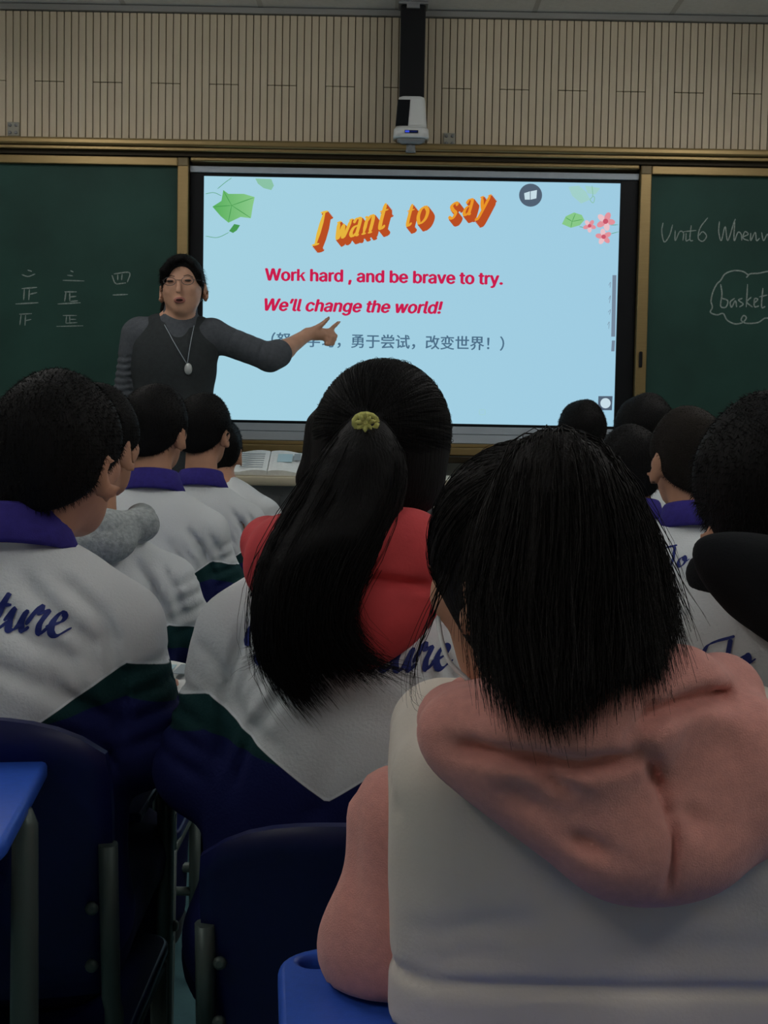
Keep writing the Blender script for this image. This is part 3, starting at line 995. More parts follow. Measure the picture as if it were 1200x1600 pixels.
dline('slide_faint_square', [[(749, 640), (758, 640)], [(758, 640), (758, 648)], [(758, 648), (749, 648)], [(749, 648), (749, 640)]], .002, M_wash)

# ledge below the boards
led = empty('chalk_ledge', (.1, 6.3, 1.06))
tag(led, 'bronze chalk ledge running below the boards and screen', 'ledge')
rbar('front_profile', 1.060, 1.094, 6.19, 6.328, M_bronze, led, bev=.004)
rbar('upper_profile', 1.0945, 1.111, 6.215, 6.328, M_bronze, led, bev=.003)
rbar('tray', 1.028, 1.058, 6.13, 6.328, M_bronze_d, led, bev=.004)

# ------------------------------------------------------------------ black column, ceiling camera, brackets
col = empty('cable_column', (.087, 6.22, ZC))
tag(col, 'black upright duct from ceiling down to the white camera', 'duct')
o = MB().bb((-.054, -.045, -.48), (.054, .045, -.012), .006).build('duct', M_blackm, col)
MB().bb((-.064, -.055, -.011), (.064, .055, -.001), .002).build('ceiling_plate', M_greyp, col)
MB().bb((-.028, -.062, -.03), (.028, -.046, -.012), .002).build('clip', M_greyp, col)
dev = empty('ceiling_camera', (.087, 6.17, 2.42))
tag(dev, 'white tapered camera with black side and blue display below black duct', 'camera')
body = MB()
def ring(mb, z, hx, hy):
    return [mb.bm.verts.new((x, y, z)) for x, y in rrect(-hx, hx, -hy, hy, min(hx, hy) * .45, 4)]
def loft(mb, secs):
    R = [ring(mb, *s_) for s_ in secs]
    n = len(R[0])
    for A, B in zip(R, R[1:]):
        for j in range(n):
            f = mb.bm.faces.new((A[j], A[(j + 1) % n], B[(j + 1) % n], B[j])); f.smooth = True
    mb.bm.faces.new(R[0][::-1]); mb.bm.faces.new(R[-1])
    return mb
loft(body, [(.040, .068, .062), (.06, .066, .060), (.16, .058, .050), (.172, .054, .046), (.176, .045, .04)]).build('housing', M_white, dev)
loft(MB(), [(-.002, .070, .066), (.002, .077, .072), (.036, .074, .069), (.040, .070, .064)]).build('base_ring', M_white, dev)
loft(MB(), [(-.022, .040, .036), (-.014, .056, .05), (-.003, .062, .056)]).build('lower_dome', M_greyp, dev)
MB().tube([(0, 0, -.02), (0, 0, -.055)], .022, 12).build('stalk', M_greyp, dev)
pm = MB()
pm.bm.verts.ensure_lookup_table()
A = [pm.bm.verts.new(v) for v in ((-.0665, -.0635, .046), (-.014, -.0635, .046), (-.006, -.0545, .158), (-.0575, -.0545, .158))]
B = [pm.bm.verts.new(v) for v in ((-.0695, .04, .046), (-.014, .04, .046), (-.006, .04, .168), (-.0605, .04, .168))]
for f in ((0, 1, 2, 3),): pm.bm.faces.new([A[i] for i in f])
pm.bm.faces.new(B[::-1])
for j in range(4): pm.bm.faces.new((A[j], B[j], B[(j + 1) % 4], A[(j + 1) % 4]))
bmesh.ops.recalc_face_normals(pm.bm, faces=pm.bm.faces)
pm.build('dark_window', M_black, dev)
MB().bb((-.028, -.076, .014), (.03, -.070, .026), .001).build('display_window', M_black, dev)
MB().bb((-.026, -.0772, .016), (-.008, -.0758, .024)).build('blue_digits', emit('blue_led', lin(60, 80, 220), .9), dev)
MB().bb((-.004, -.0772, .017), (.026, -.0758, .023)).build('dim_digits', emit('dim_led', lin(30, 40, 90), .5), dev)
for px, py, lab in ((20, 209, 'small pale wall bracket with screws at the left above the rail'), (702, 226, 'small pale wall bracket with screws right of the white camera')):
    p = at(px, py, 6.29)
    t = empty('wall_bracket', (p.x, 6.306, p.z + .022))
    tag(t, lab, 'bracket', 'small wall brackets')
    MB().bb((-.026, -.012, -.03), (.026, .003, .03), .003).build('plate', mat('bracket_grey', lin(160, 158, 146), .5, .4), t)
    for sx in (-1, 1):
        for sz in (-1, 1):
            MB().lathe([(.007, 0), (.007, .004), (.004, .006)], n=10).build('screw', M_greyp, t).matrix_local = Matrix.Translation((sx * .013, -.012, sz * .016)) @ Matrix.Rotation(PI / 2, 4, 'X')

# ------------------------------------------------------------------ lectern and what lies on it
lec = empty('lectern', (-.17, 5.68, .172))
tag(lec, 'grey metal lectern with beige top in front of the screen', 'lectern')
MB().plate(rrect(-.45, .45, -.24, .24, .02), .775, .81, edge=.004).build('top', M_beige, lec)
MB().prism([(-.36, .774), (-.27, .55), (-.27, .0), (.36, .0), (.36, .774)], -.17, .2).build('body', M_lectern, lec)
MB().bb((-.24, -.178, .08), (.34, -.171, .735), .002).build('perforated_panel', mat('lectern_panel', lin(104, 107, 110), .5, .4), lec)
hm = MB()
for ix in range(16):
    for iz in range(14):
        cx, cz = -.13 + ix * .026, .36 + iz * .026
        r = [hm.bm.verts.new((cx + .006 * math.cos(a), -.1792, cz + .006 * math.sin(a))) for a in [PI / 3 * k for k in range(6)]]
        r2 = [hm.bm.verts.new((v.co.x, -.177, v.co.z)) for v in r]
        hm.bm.faces.new(r)
        for j in range(6): hm.bm.faces.new((r[j], r2[j], r2[(j + 1) % 6], r[(j + 1) % 6]))
tag(hm.build('vent_hole', M_black, lec), kind='stuff')
def book(name, loc, rz, w, d, h, label, cover, opened=False, rx=0):
    t = empty(name, loc, rz)
    t.rotation_euler.x = rx
    tag(t, label, 'book')
    if opened:
        for s_ in (-1, 1):
            mb = MB()
            n = 7
            prof = [(s_ * w * i / n, h * (.55 + .75 * math.sin(PI * min(1, i / n + .18)) ** .8 * .6)) for i in range(n + 1)]
            pts = [(0, .0)] + [(s_ * .002, prof[0][1])] + prof[1:] + [(s_ * w, 0)]
            mb.prism(pts, -d / 2, d / 2).build('page_block', M_paper, t)
        for s_, x0, x1, y0, y1, mm in ((1, .25, .7, -.1, .3, emit_free), (1, .75, .95, .0, .32, ink)):
            MB().bb((s_ * w * x0, d * y0, h * 1.02), (s_ * w * x1, d * y1, h * 1.06)).build('printed_picture', mm, t)
        for i in range(7):
            MB().bb((-w * .85, -d * .38 + i * d * .11, h * 1.02), (-w * .15, -d * .38 + i * d * .11 + d * .03, h * 1.045)).build('printed_line', ink, t)
        MB().bb((-w * 1.02, -d * .51, -.003), (w * 1.02, d * .51, -.0003)).build('cover', cover, t)
    else:
        MB().bb((-w / 2, -d / 2, .0015), (w / 2 - .002, d / 2, h - .0015)).build('page_block', M_paper, t)
        MB().bb((-w / 2 - .002, -d / 2 - .002, 0), (w / 2, d / 2 + .002, .0014)).build('cover', cover, t)
        MB().bb((-w / 2 - .002, -d / 2 - .002, h - .0014), (w / 2, d / 2 + .002, h)).build('cover', cover, t)
    return t
emit_free = mat('print_pale_blue', lin(176, 205, 214), .8, .1)
ink = mat('print_grey', lin(150, 160, 166), .8, .1)
M_cover = mat('book_cover_white', lin(214, 220, 220), .6, .3)
M_cover2 = mat('book_cover_cream', lin(196, 190, 170), .6, .3)
book('open_book', (-.46, 5.60, 1.022), .02, .13, .26, .022, 'open white book with pale blue picture on the lectern top', M_cover2, True, rx=math.radians(16))

# ------------------------------------------------------------------ desks and chairs
def desk(label, loc, rz, ztop, w=.60, d=.40, hole=False, group='blue topped school desks', out=False):
    t = empty('school_desk', loc, rz)
    tag(t, label, 'desk', group)
    holes = [rrect(-w / 2 + .020, -w / 2 + .095, d / 2 - .052, d / 2 - .022, .0148, 5)] if hole else []
    MB().plate(rrect(-w / 2, w / 2, -d / 2, d / 2, .055, 8), ztop - .022, ztop, holes, .006).build('desktop', M_blue, t)
    MB().bb((-w / 2 + .05, -d / 2 + .05, ztop - .15), (w / 2 - .05, d / 2 - .03, ztop - .135), .004).build('book_tray', M_bluedark, t)
    for s_ in (-1, 1):
        x = s_ * (w / 2 - .004 if out else w / 2 - .035)
        MB().tube([(x, .0, ztop - .013 if out else ztop - .023), (x, .0, ztop - .03), (x, -.004, ztop - .2), (x, -.01, .03)], [.007, .014, .015, .015] if out else .014, 10).build('leg', M_tube, t)
        xb = s_ * (w / 2 - .07)
        MB().tube(catmull([(xb, d / 2 - .05, ztop - .023), (xb, d / 2 - .05, ztop - .3), (xb, d / 2 - .07, ztop - .37), (x, .02, ztop - .39)], 5), .012, 10).build('brace', M_tube, t)
        MB().tube([(x, -d / 2 - .0, .016), (x, d / 2, .016)], .016, 10).build('foot', M_tube, t)
        MB().lathe([(.009, 0), (.009, .006), (.005, .009)], n=10).build('bolt', M_tube, t).matrix_local = Matrix.Translation((x + s_ * .012, .0, ztop - .36)) @ Matrix.Rotation(s_ * PI / 2, 4, 'Y')
    MB().tube([(-w / 2 + .035, 0, .2), (w / 2 - .035, 0, .2)], .012, 8).build('crossbar', M_tube, t)
    return t

def chair(label, loc, rz, top, w=.40, seat=.42, post_out=0.0, hh=.30):
    t = empty('school_chair', loc, rz)
    tag(t, label, 'chair', 'blue plastic school chairs')
    # curved backrest, local y is towards the desk
    mb = MB()
    nx, nz = 14, 8
    grid = {}
    for sgn in (0, 1):
        for i in range(nx + 1):
            for k in range(nz + 1):
                u = i / nx * 2 - 1
                v = k / nz
                hw = w / 2
                # rounded top corners
                zt = top - .035 * abs(u) ** 4 - .012 * u * u
                zb = top - hh
                z = zb + (zt - zb) * v
                x = u * (hw - .018 * (1 - v) - .01 * v ** 6)
                y = -.035 * (1 - u * u) - .06 * v - .02 * max(0, v - .8) * 5 * .5 + (.016 if sgn else 0)
                grid[sgn, i, k] = mb.bm.verts.new((x, y, z))
    for i in range(nx):
        for k in range(nz):
            for sgn in (0, 1):
                q = [grid[sgn, i, k], grid[sgn, i + 1, k], grid[sgn, i + 1, k + 1], grid[sgn, i, k + 1]]
                f = mb.bm.faces.new(q if sgn == 0 else q[::-1]); f.smooth = True
    for i in range(nx):
        for k in (0, nz):
            f = mb.bm.faces.new((grid[0, i, k], grid[1, i, k], grid[1, i + 1, k], grid[0, i + 1, k]))
    for k in range(nz):
        for i in (0, nx):
            mb.bm.faces.new((grid[0, i, k], grid[0, i, k + 1], grid[1, i, k + 1], grid[1, i, k]))
    bmesh.ops.recalc_face_normals(mb.bm, faces=mb.bm.faces)
    br = mb.build('backrest', M_bluedark, t)
    br.location = (0, -.17, 0)
    MB().plate(rrect(-.2, .2, -.15, .24, .05, 6), seat - .02, seat, (), .006).build('seat', M_bluedark, t)
    for s_ in (-1, 1):
        x = s_ * (w / 2 - .012)
        MB().tube([(x, -.19 - .02, top - hh * .45), (x, -.185, top - hh), (x, -.165, seat + .05), (x, -.16, seat - .02)], .012, 10).build('back_post', M_tube, t)
        MB().tube([(x, -.16, seat - .022), (x, -.19, .02), (x, -.192, .0)], .0125, 10).build('leg', M_tube, t)
        MB().tube([(x, .18, seat - .022), (x, .20, .0)], .0125, 10).build('leg', M_tube, t)
        MB().tube([(x, -.16, seat - .03), (x, .18, seat - .03)], .011, 8).build('side_rail', M_tube, t)
        for zz in (top - hh + .05, top - hh + .12):
            MB().lathe([(.008, 0), (.008, .004), (.004, .007)], n=10).build('bolt', M_tube, t).matrix_local = Matrix.Translation((s_ * (w / 2 - .03), -.212, zz)) @ Matrix.Rotation(PI / 2, 4, 'X')
    MB().tube([(-w / 2 + .012, .19, .2), (w / 2 - .012, .19, .2)], .01, 8).build('crossbar', M_tube, t)
    return t

# ------------------------------------------------------------------ people
def head_prims(Fd, c, R, neck_to, ears=True, face=True, k=1.0, jaw=.051):
    """skin head: c is the middle of the skull, local +Y is the face"""
    c = np.array(c, float)
    P = lambda x, y, z: c + R @ (np.array((x, y, z)) * k)
    E = lambda *r: tuple(v * k for v in r)
    Fd.ell(P(0, -.012, .012), E(.072, .090, .086), .02, R)
    Fd.ell(P(0, .028, -.045), E(jaw, .060, .066), .03, R)
    Fd.cone(P(0, .060, -.088), P(0, .055, -.09), .024 * k, .024 * k, .03)
    if face:
        Fd.cone(P(0, .090, .004), P(0, .106, -.030), .006, .011, .014)
        Fd.ell(P(0, .086, -.060), (.022, .010, .010), .012, R)
        for s_ in (-1, 1):
            Fd.ell(P(s_ * .030, .076, .012), (.018, .012, .008), .012, R)
            Fd.ell(P(s_ * .034, .062, -.022), (.022, .020, .020), .02, R)
    if ears:
        for s_ in (-1, 1):
            Re = R @ rot3(-s_ * 36, 8, 0)
            Fd.ell(P(s_ * .077, -.014, -.030), E(.009, .022, .035), .006, Re)
            Fd.ell(P(s_ * .085, -.004, -.026), E(.005, .014, .022), .0, Re, op='cut')
    Fd.cone(P(0, -.025, -.05), neck_to, .047, .054, .03)

def hand_prims(Fd, wrist, direc, up, side, curl=.4, r=.0078):
    """palm, four fingers and a thumb; direc to fingertips, up = back of the hand, side = thumb side"""
    w = np.array(wrist, float)
    d = np.array(direc, float); d /= np.linalg.norm(d)
    u = np.array(up, float); u -= d * (u @ d); u /= np.linalg.norm(u)
    s_ = np.cross(u, d) * side
    for k, off in enumerate((-.024, -.008, .008, .024)):
        a = w + d * .012 + s_ * off * .6
        b = w + d * .075 + s_ * off
        Fd.cone(a, b, .013, .0105, .012)
        L = (.026, .031, .029, .023)[k] if side < 0 else (.023, .029, .031, .026)[k]
        p, dd = b, d
        for j in range(3):
            dd = dd * math.cos(curl * .7) - u * math.sin(curl * .7)
            dd = dd / np.linalg.norm(dd)
            q = p + dd * L * (1, .8, .65)[j]
            Fd.cone(p, q, r * (1.05 - .1 * j), r * (.98 - .1 * j), .003)
            p = q
    t0 = w + d * .02 + s_ * .022
    t1 = t0 + d * .028 + s_ * .026 - u * .006
    t2 = t1 + d * .026 + s_ * .006 - u * .004
    t3 = t2 + d * .020
    Fd.cone(t0, t1, .014, .011, .01); Fd.cone(t1, t2, .010, .009, .004); Fd.cone(t2, t3, .009, .0075, .003)

def body_mesh(H, head, S, R, arms, hip=(0, 0, .52), h=.009, legs=True, face=True):
    hx, hy = head
    top = H
    hc = (hx, hy, top - .105)
    lo = (-.36, -.20, -.01); hi = (.36, .80, top + .03)
    Fd = Field(lo, hi, h)
    sx, sy, sz = S
    Fd.ell((sx, sy, sz - .11), (.135, .085, .15), .04)
    Fd.ell(((sx + hip[0]) / 2, (sy + hip[1]) / 2, (sz + hip[2]) / 2 - .03), (.125, .085, .17), .06)
    Fd.ell(hip, (.14, .11, .095), .06)
    for s_ in (-1, 1):
        Fd.cone((sx + s_ * .02, sy, sz - .02), (sx + s_ * .125, sy, sz - .08), .040, .044, .04)
    head_prims(Fd, hc, R, (sx, sy + .005, sz + .005), face=face)
    for s_, (el, wr) in zip((-1, 1), arms):
        sh = (sx + s_ * .140, sy, sz - .085)
        Fd.cone(sh, el, .043, .036, .03); Fd.cone(el, wr, .036, .025, .02)
        d = np.array(wr) - np.array(el)
        d[2] = min(d[2], 0) * .2
        hand_prims(Fd, wr, d, (0, 0, 1), -s_, .35)
    if legs:
        for s_ in (-1, 1):
            hp, kn, an, toe = (hip[0] + s_ * .075, hip[1], .50), (hip[0] + s_ * .09, hip[1] + .39, .50), (hip[0] + s_ * .09, hip[1] + .36, .075), (hip[0] + s_ * .1, hip[1] + .48, .03)
            Fd.cone(hp, kn, .078, .055, .04); Fd.cone(kn, an, .054, .035, .02); Fd.cone(an, toe, .036, .026, .02)
    return Fd.mesh('person'), hc

def attr_yoke(me, cx0, cx1, zside, slope=.70):
    """white yoke above, green stripe, navy below; V at the middle of the back"""
    n = len(me.vertices)
    co = np.empty(n * 3, np.float32); me.vertices.foreach_get('co', co); co = co.reshape(-1, 3)
    z = co[:, 2]
    ax = np.abs(co[:, 0] - (cx0 + (cx1 - cx0) * np.clip((z - .5) / .5, 0, 1)))
    zb = zside - slope * np.maximum(.165 - ax, 0) - .25 * np.maximum(ax - .165, 0)
    v = z - zb
    t = np.clip((ax - .05) * .42, 0, .050)
    for nm, arr in (('yoke', v), ('stripe', v + t)):
        a = me.attributes.new(nm, 'FLOAT', 'POINT')
        a.data.foreach_set('value', arr.astype(np.float32))

def jacket_mesh(S, arms, hip, folds, h, seed, puff=0.0, zlow=.46, neck=True):
    sx, sy, sz = S
    Fd = Field((-.38, -.26, zlow - .03), (.38, .52, sz + .12), h)
    g = .022 + puff
    Fd.ell((sx, sy - .012, sz - .13), (.148 + g, .092 + g, .165), .05)
    Fd.ell(((sx + hip[0]) / 2, (sy + hip[1]) / 2 - .012, (sz + hip[2]) / 2 - .02), (.145 + g, .098 + g, .20), .08)
    Fd.ell((hip[0], hip[1], hip[2] + .01), (.150 + g, .115 + g, .12), .08)
    for s_ in (-1, 1):
        Fd.cone((sx + s_ * .030, sy - .004, sz + .004), (sx + s_ * .142, sy, sz - .082), .044, .054 + puff, .04)
    for s_, (el, wr) in zip((-1, 1), arms):
        sh = (sx + s_ * .148, sy, sz - .088)
        Fd.cone(sh, el, .056 + puff, .056 + puff, .035)
        w2 = np.array(el) + (np.array(wr) - np.array(el)) * .92
        Fd.cone(el, w2, .056 + puff, .042, .03)
        # sleeve creases at the elbow and armpit
        e = np.array(el, float)
        for k in range(4):
            q = e + np.array((0, .0, .02 + .032 * k))
            Fd.fold([q + np.array((s_ * .07, 0, .016)), q + np.array((-s_ * .02, 0, -.016))], .008, .007)
        rs = np.random.default_rng(seed * 7 + s_)
        for k in range(4):
            a0 = np.array(sh) + np.array((-s_ * (.015 + .022 * k), 0, .02 - .015 * k))
            l_ = rs.uniform(.8, 1.2)
            Fd.fold([a0, a0 + np.array((s_ * (.022 + .010 * k), 0, -.07 * l_)), a0 + np.array((s_ * (.030 + .016 * k), 0, -.15 * l_))], .0075, .009 * rs.uniform(.5, 1.2))
    for pts, w, amp in folds:
        Fd.fold([(p[0] + sx, p[2]) for p in pts], w, amp)
    Fd.wobble(.004, 34, seed)
    Fd.plane((0, 0, zlow), (0, 0, 1), .01)
    return Fd.mesh('jacket')

def collar_ring(c, rx, ry, h, tilt, m, parent, name='collar', flare=.016, drop=.010):
    prof = [(1.0, -.012), (.97, h * .5), (.97, h), (1.0, h + .005), (1.05, h), (1.10, h * .55), (1.0 + flare / rx + .12, -drop), (1.0 + flare / rx + .05, -drop - .006)]
    mb = MB().lathe([(rx * a, z) for a, z in prof], (0, 0, 0), 32, 1.0, ry / rx, closed=True)
    o = mb.build(name, m, parent)
    o.location = c
    o.rotation_euler = tilt
    return o

def short_hair(hc, R, grow=.011, line=(-.030, .58), n=5000, length=.0065, name='hair', h=.006, top_extra=0.0, wide=0.0):
    c = np.array(hc, float)
    P = lambda x, y, z: c + R @ np.array((x, y, z))
    Fd = Field(c - .17, c + .17, h)
    Fd.ell(P(0, -.012, .014 + top_extra / 2), (.072 + grow + wide, .090 + grow, .086 + grow + top_extra / 2), .0, R)
    Fd.ell(P(0, -.045, -.045), (.058 + wide, .05 + grow * .5, .062), .03, R)
    Fd.wobble(.003, 60, 3)
    nrm = R @ np.array((0, -line[1], 1.0))
    Fd.plane(P(0, 0, line[0]), nrm, .012)
    V, Q = nets(Fd.F, Fd.lo, Fd.h)
    N = normals(V, Q)
    fz = fuzz(V, N, n, length, .00055, (0, 0, -.35), .55)
    return join_np(name, [(V, Q), fz])

def hood_mesh(pts, rr, bag, creases=(), h=.007, wob=.003, lo=None, hi=None):
    """a hood lying on the back: a roll round the neck (pts, rr) and bag ellipsoids"""
    allp = np.array([p for p in pts] + [b[0] for b in bag])
    lo = allp.min(0) - .2; hi = allp.max(0) + .2
    Fd = Field(lo, hi, h)
    Fd.path(pts, rr, .02)
    for b in bag:
        Fd.ell(b[0], b[1], b[2] if len(b) > 2 else .04, b[3] if len(b) > 3 else None)
    Fd.wobble(wob, 40, 5)
    for pp, w, amp in creases:
        Fd.fold(pp, w, amp, allp[:, 1].mean())
    return Fd.mesh('hood')

def shoes_trousers(parent, hip):
    Fd = Field((-.3, -.2, .05), (.3, .80, .68), .012)
    Fd.ell(hip, (.152, .12, .105), .06)
    for s_ in (-1, 1):
        Fd.cone((hip[0] + s_ * .075, hip[1], .50), (hip[0] + s_ * .09, hip[1] + .39, .50), .088, .068, .04)
        Fd.cone((hip[0] + s_ * .09, hip[1] + .39, .50), (hip[0] + s_ * .09, hip[1] + .36, .11), .066, .055, .03)
    link('trousers', Fd.mesh('trousers'), M_navy, parent)
    for s_ in (-1, 1):
        Fs = Field((-.08, -.1, -.012), (.08, .22, .13), .009)
        Fs.cone((0, 0, .052), (0, .12, .036), .046, .040, .03)
        Fs.cone((0, 0, .08), (0, 0, .10), .042, .046, .02)
        Fs.plane((0, 0, .002), (0, 0, 1), .004)
        link('shoe', Fs.mesh('shoe'), M_shoe, parent).location = (hip[0] + s_ * .09, hip[1] + .365, 0)

def student(label, base, H, head, yaw=0, pitch=0, roll=0, S=None, hip=(0, 0, .52), arms=None, h=.011, folds=(), collar=True,
            text=None, group='students seated facing the screen', seed=1, hair=None, jacket=True, bodyface=True, puff=0.0, zlow=.46, yoke=None):
    R = rot3(yaw, pitch, roll)
    S = S or (0, .0, H - .275)
    arms = arms or [((-.185, .03, .765), (-.12, .29, .79)), ((.185, .03, .765), (.12, .29, .79))]
    me, hc = body_mesh(H, head, S, R, arms, hip, max(.009, h), face=bodyface)
    p = link('person', me, M_skin)
    p.location = (base[0], base[1], 0)
    tag(p, label, 'person', group)
    if jacket:
        jm = jacket_mesh(S, arms, hip, folds, h, seed, puff, zlow)
        attr_yoke(jm, hip[0], S[0], yoke or S[2] - .148)
        j = link('jacket', jm, M_jacket, p)
        if text:
            lettering_on(j, lettering(*text), M_print, p)
    shoes_trousers(p, hip)
    if collar:
        collar_ring((S[0], S[1] + .008, S[2] + .036), .066, .064, .030, (math.radians(-14), 0, 0), M_purple, p, flare=.014, drop=.016)
    if hair is None:
        link('hair', short_hair(hc, R), M_hair, p)
    elif hair:
        link('hair', short_hair(hc, R, **hair), M_crop if hair.get('grow') == .006 else M_hair, p)
    return p, hc, R

# ---- left column of boys
F1 = [([(-.02, -.13, .98), (.05, -.13, .925), (.12, -.11, .885)], .010, 0.0117), ([(.03, -.13, 1.0), (.09, -.12, .94), (.14, -.09, .90)], .009, 0.0117), ([(-.08, -.13, .945), (-.01, -.14, .90), (.06, -.13, .87)], .010, 0.0104), ([(-.14, -.12, .92), (-.05, -.13, .87), (.02, -.13, .85)], .012, 0.0091),
      ([(.07, -.1, 1.0), (.13, -.1, .95), (.16, -.1, .90)], .008, 0.0104), ([(.04, 0, .88), (.11, 0, .84), (.16, 0, .80)], .009, 0.0091), ([(.06, 0, .82), (.12, 0, .79), (.15, 0, .74)], .009, 0.0078)]
FS_ = [([(.10, 0, .93), (.14, 0, .875), (.155, 0, .82)], .0075, .011), ([(.15, 0, .92), (.178, 0, .87), (.19, 0, .815)], .0065, .010), ([(.05, 0, .90), (.09, 0, .855), (.12, 0, .81)], .009, .008), ([(-.10, 0, .93), (-.14, 0, .875), (-.155, 0, .82)], .0075, .010), ([(.125, 0, .90), (.16, 0, .84), (.17, 0, .79)], .006, .008)]
p1, hc1, R1 = student('boy with purple collar and blue lettering on white uniform, nearest on the left', (-.497, 1.86), 1.256, (.057, .05), yaw=-17, S=(.005, .0, 1.005),
        arms=[((-.19, .03, .765), (-.12, .29, .79)), ((.178, .01, .765), (.13, .27, .79))], h=.0065, folds=F1, text=('To Future', -.165, .955, .0285, -.12), hair=dict(n=8000), seed=1, yoke=.889)
p2, hc2, R2 = student('boy in white uniform with grey knitted hood, second in the left column', (-.575, 2.74), 1.262, (.004, .06), yaw=-20, S=(.0, .0, .955),
        arms=[((-.19, .03, .765), (-.12, .29, .79)), ((.185, .06, .775), (.12, .31, .79))], collar=False, h=.0075, seed=2, folds=FS_)
hood2 = link('hood', hood_mesh([(-.10, .06, .99), (-.11, -.05, .985), (-.05, -.10, .985), (.05, -.10, .99), (.105, -.04, .995), (.09, .06, 1.0)], .030,
        [((0, -.10, .965), (.115, .045, .05))], [([(-.11, -.15, .99), (0, -.17, .985), (.11, -.14, .995)], .01, .004)]), M_knit, p2)
p3, hc3, R3 = student('boy with purple collar in white uniform, third in the left column', (-.602, 3.64), 1.284, (.002, .06), yaw=-16, S=(.0, .0, .99),
        h=.008, seed=3, folds=FS_)
p4, hc4, R4 = student('boy with purple collar in white uniform beside the lectern, fourth in the left column', (-.572, 4.39), 1.277, (.003, .06), yaw=-18, S=(-.002, .0, .965), h=.008, seed=4, folds=FS_)
p5, hc5, R5 = student('front student whose pale hunched shoulder shows beyond the fourth boy', (-.575, 4.93), 1.20, (-.02, .13), yaw=0, S=(.0, .05, .95), h=.012, seed=5, collar=False)
# ---- right column
p6, hc6, R6 = student('boy with cropped hair and purple collar, blue lettering on white uniform back', (.665, 2.99), 1.245, (-.012, .06), yaw=10, S=(.0, .0, .965),
        h=.010, seed=6, text=('To Future', -.097, .915, .0215, .0), hair=dict(grow=.006, length=.005))
p7, hc7, R7 = student('boy with dark head partly hidden behind the cropped-haired boy', (.668, 3.72), 1.20, (-.008, .08), yaw=5, S=(0, .02, .93), h=.012, seed=7)
p8, hc8, R8 = student('dark-haired student whose head overlaps the screen edge and right chalkboard', (.80, 4.42), 1.292, (.02, .06), yaw=12, S=(0, 0, 1.0), h=.012, seed=8, hair=dict(grow=.018, wide=.004))
p9, hc9, R9 = student('front student whose small dark head shows against the lower right screen', (.70, 4.98), 1.287, (.0, .06), yaw=8, S=(0, 0, 1.0), h=.012, seed=9)
# ---- student with the black hood at the right edge
p10, hc10, R10 = student('student with black hood over white uniform at the right edge', (.455, 1.53), 1.232, (-.012, .06), yaw=8, S=(-.015, .0, 1.02), yoke=.83,
        arms=[((-.175, .02, .755), (-.12, .29, .79)), ((.185, .03, .765), (.12, .29, .79))], h=.008, seed=10, collar=False,
        text=('To Future', -.125, .948, .0180, .10), hair=dict(grow=.016, line=(-.085, .30), length=.0075, n=8000, wide=.006))
link('hood', hood_mesh([(-.09, .06, 1.04), (-.105, -.03, 1.045), (-.08, -.09, 1.04), (.0, -.115, 1.015), (.08, -.10, 1.0), (.10, .0, 1.02), (.08, .07, 1.03)], [.02, .02, .02, .028, .03, .03, .03],
        [((.02, -.13, .995), (.19, .055, .055), .03, rot3(0, 0, 29))],
        [([(-.10, -.17, 1.05), (.02, -.19, .99), (.12, -.17, .94)], .010, .006)], h=.006), M_blackcloth, p10)

# ---- girl with the long ponytail and red hood
F_p = [([(-.20, -.08, .93), (-.15, -.12, .87), (-.12, -.13, .82)], .010, .008), ([(-.19, -.09, .88), (-.13, -.13, .83), (-.07, -.13, .80)], .010, .007), ([(.10, -.12, .86), (.08, -.13, .78), (.05, -.13, .72)], .012, .006), ([(-.14, 0, .96), (-.12, 0, .90), (-.09, 0, .86)], .009, .006), ([(-.02, 0, .74), (-.06, 0, .72)], .008, .005), ([(.0, 0, .84), (-.03, 0, .76), (-.04, 0, .70)], .014, .004)]
pg, hcg, Rg = student('girl with long black ponytail and red hood over white uniform', (-.066, 1.80), 1.272, (.062, .05), yaw=-4, pitch=2, roll=4, S=(.028, .0, 1.005), hip=(-.02, 0, .52),
        arms=[((-.165, .02, .745), (-.12, .29, .79)), ((.215, .04, .755), (.14, .29, .79))], h=.0065, folds=F_p, seed=11, collar=False,
        text=('To Future', -.105, .906, .0275, -.02), hair=False, yoke=.862)
PB = np.array((-.066, 1.80, 0))
def loc(px, py, Y, base):
    return np.array(at(px, py, Y)) - base
link('hood', hood_mesh([loc(425, 835, 1.83, PB), loc(418, 850, 1.75, PB), loc(450, 855, 1.69, PB), loc(545, 850, 1.665, PB), loc(640, 850, 1.68, PB), loc(690, 850, 1.74, PB), loc(690, 845, 1.82, PB)], [.026, .03, .034, .034, .034, .03, .028],
        [(loc(455, 890, 1.70, PB), (.055, .035, .05), .03), (loc(590, 900, 1.675, PB), (.092, .045, .07), .03, rot3(0, 0, -8)), (loc(572, 965, 1.675, PB), (.085, .045, .055), .02, rot3(0, 0, -16)), (loc(545, 1008, 1.68, PB), (.045, .035, .028), .02)],
        [([loc(480, 905, 1.62, PB), loc(560, 905, 1.62, PB), loc(680, 918, 1.635, PB)], .006, .012), ([loc(556, 830, 1.62, PB), loc(556, 900, 1.62, PB), loc(552, 1040, 1.635, PB)], .0045, .009),
         ([loc(600, 908, 1.62, PB), loc(650, 945, 1.63, PB)], .012, .004), ([loc(430, 880, 1.66, PB), loc(470, 888, 1.64, PB)], .008, .005)], h=.0055, wob=.002), M_red, pg)
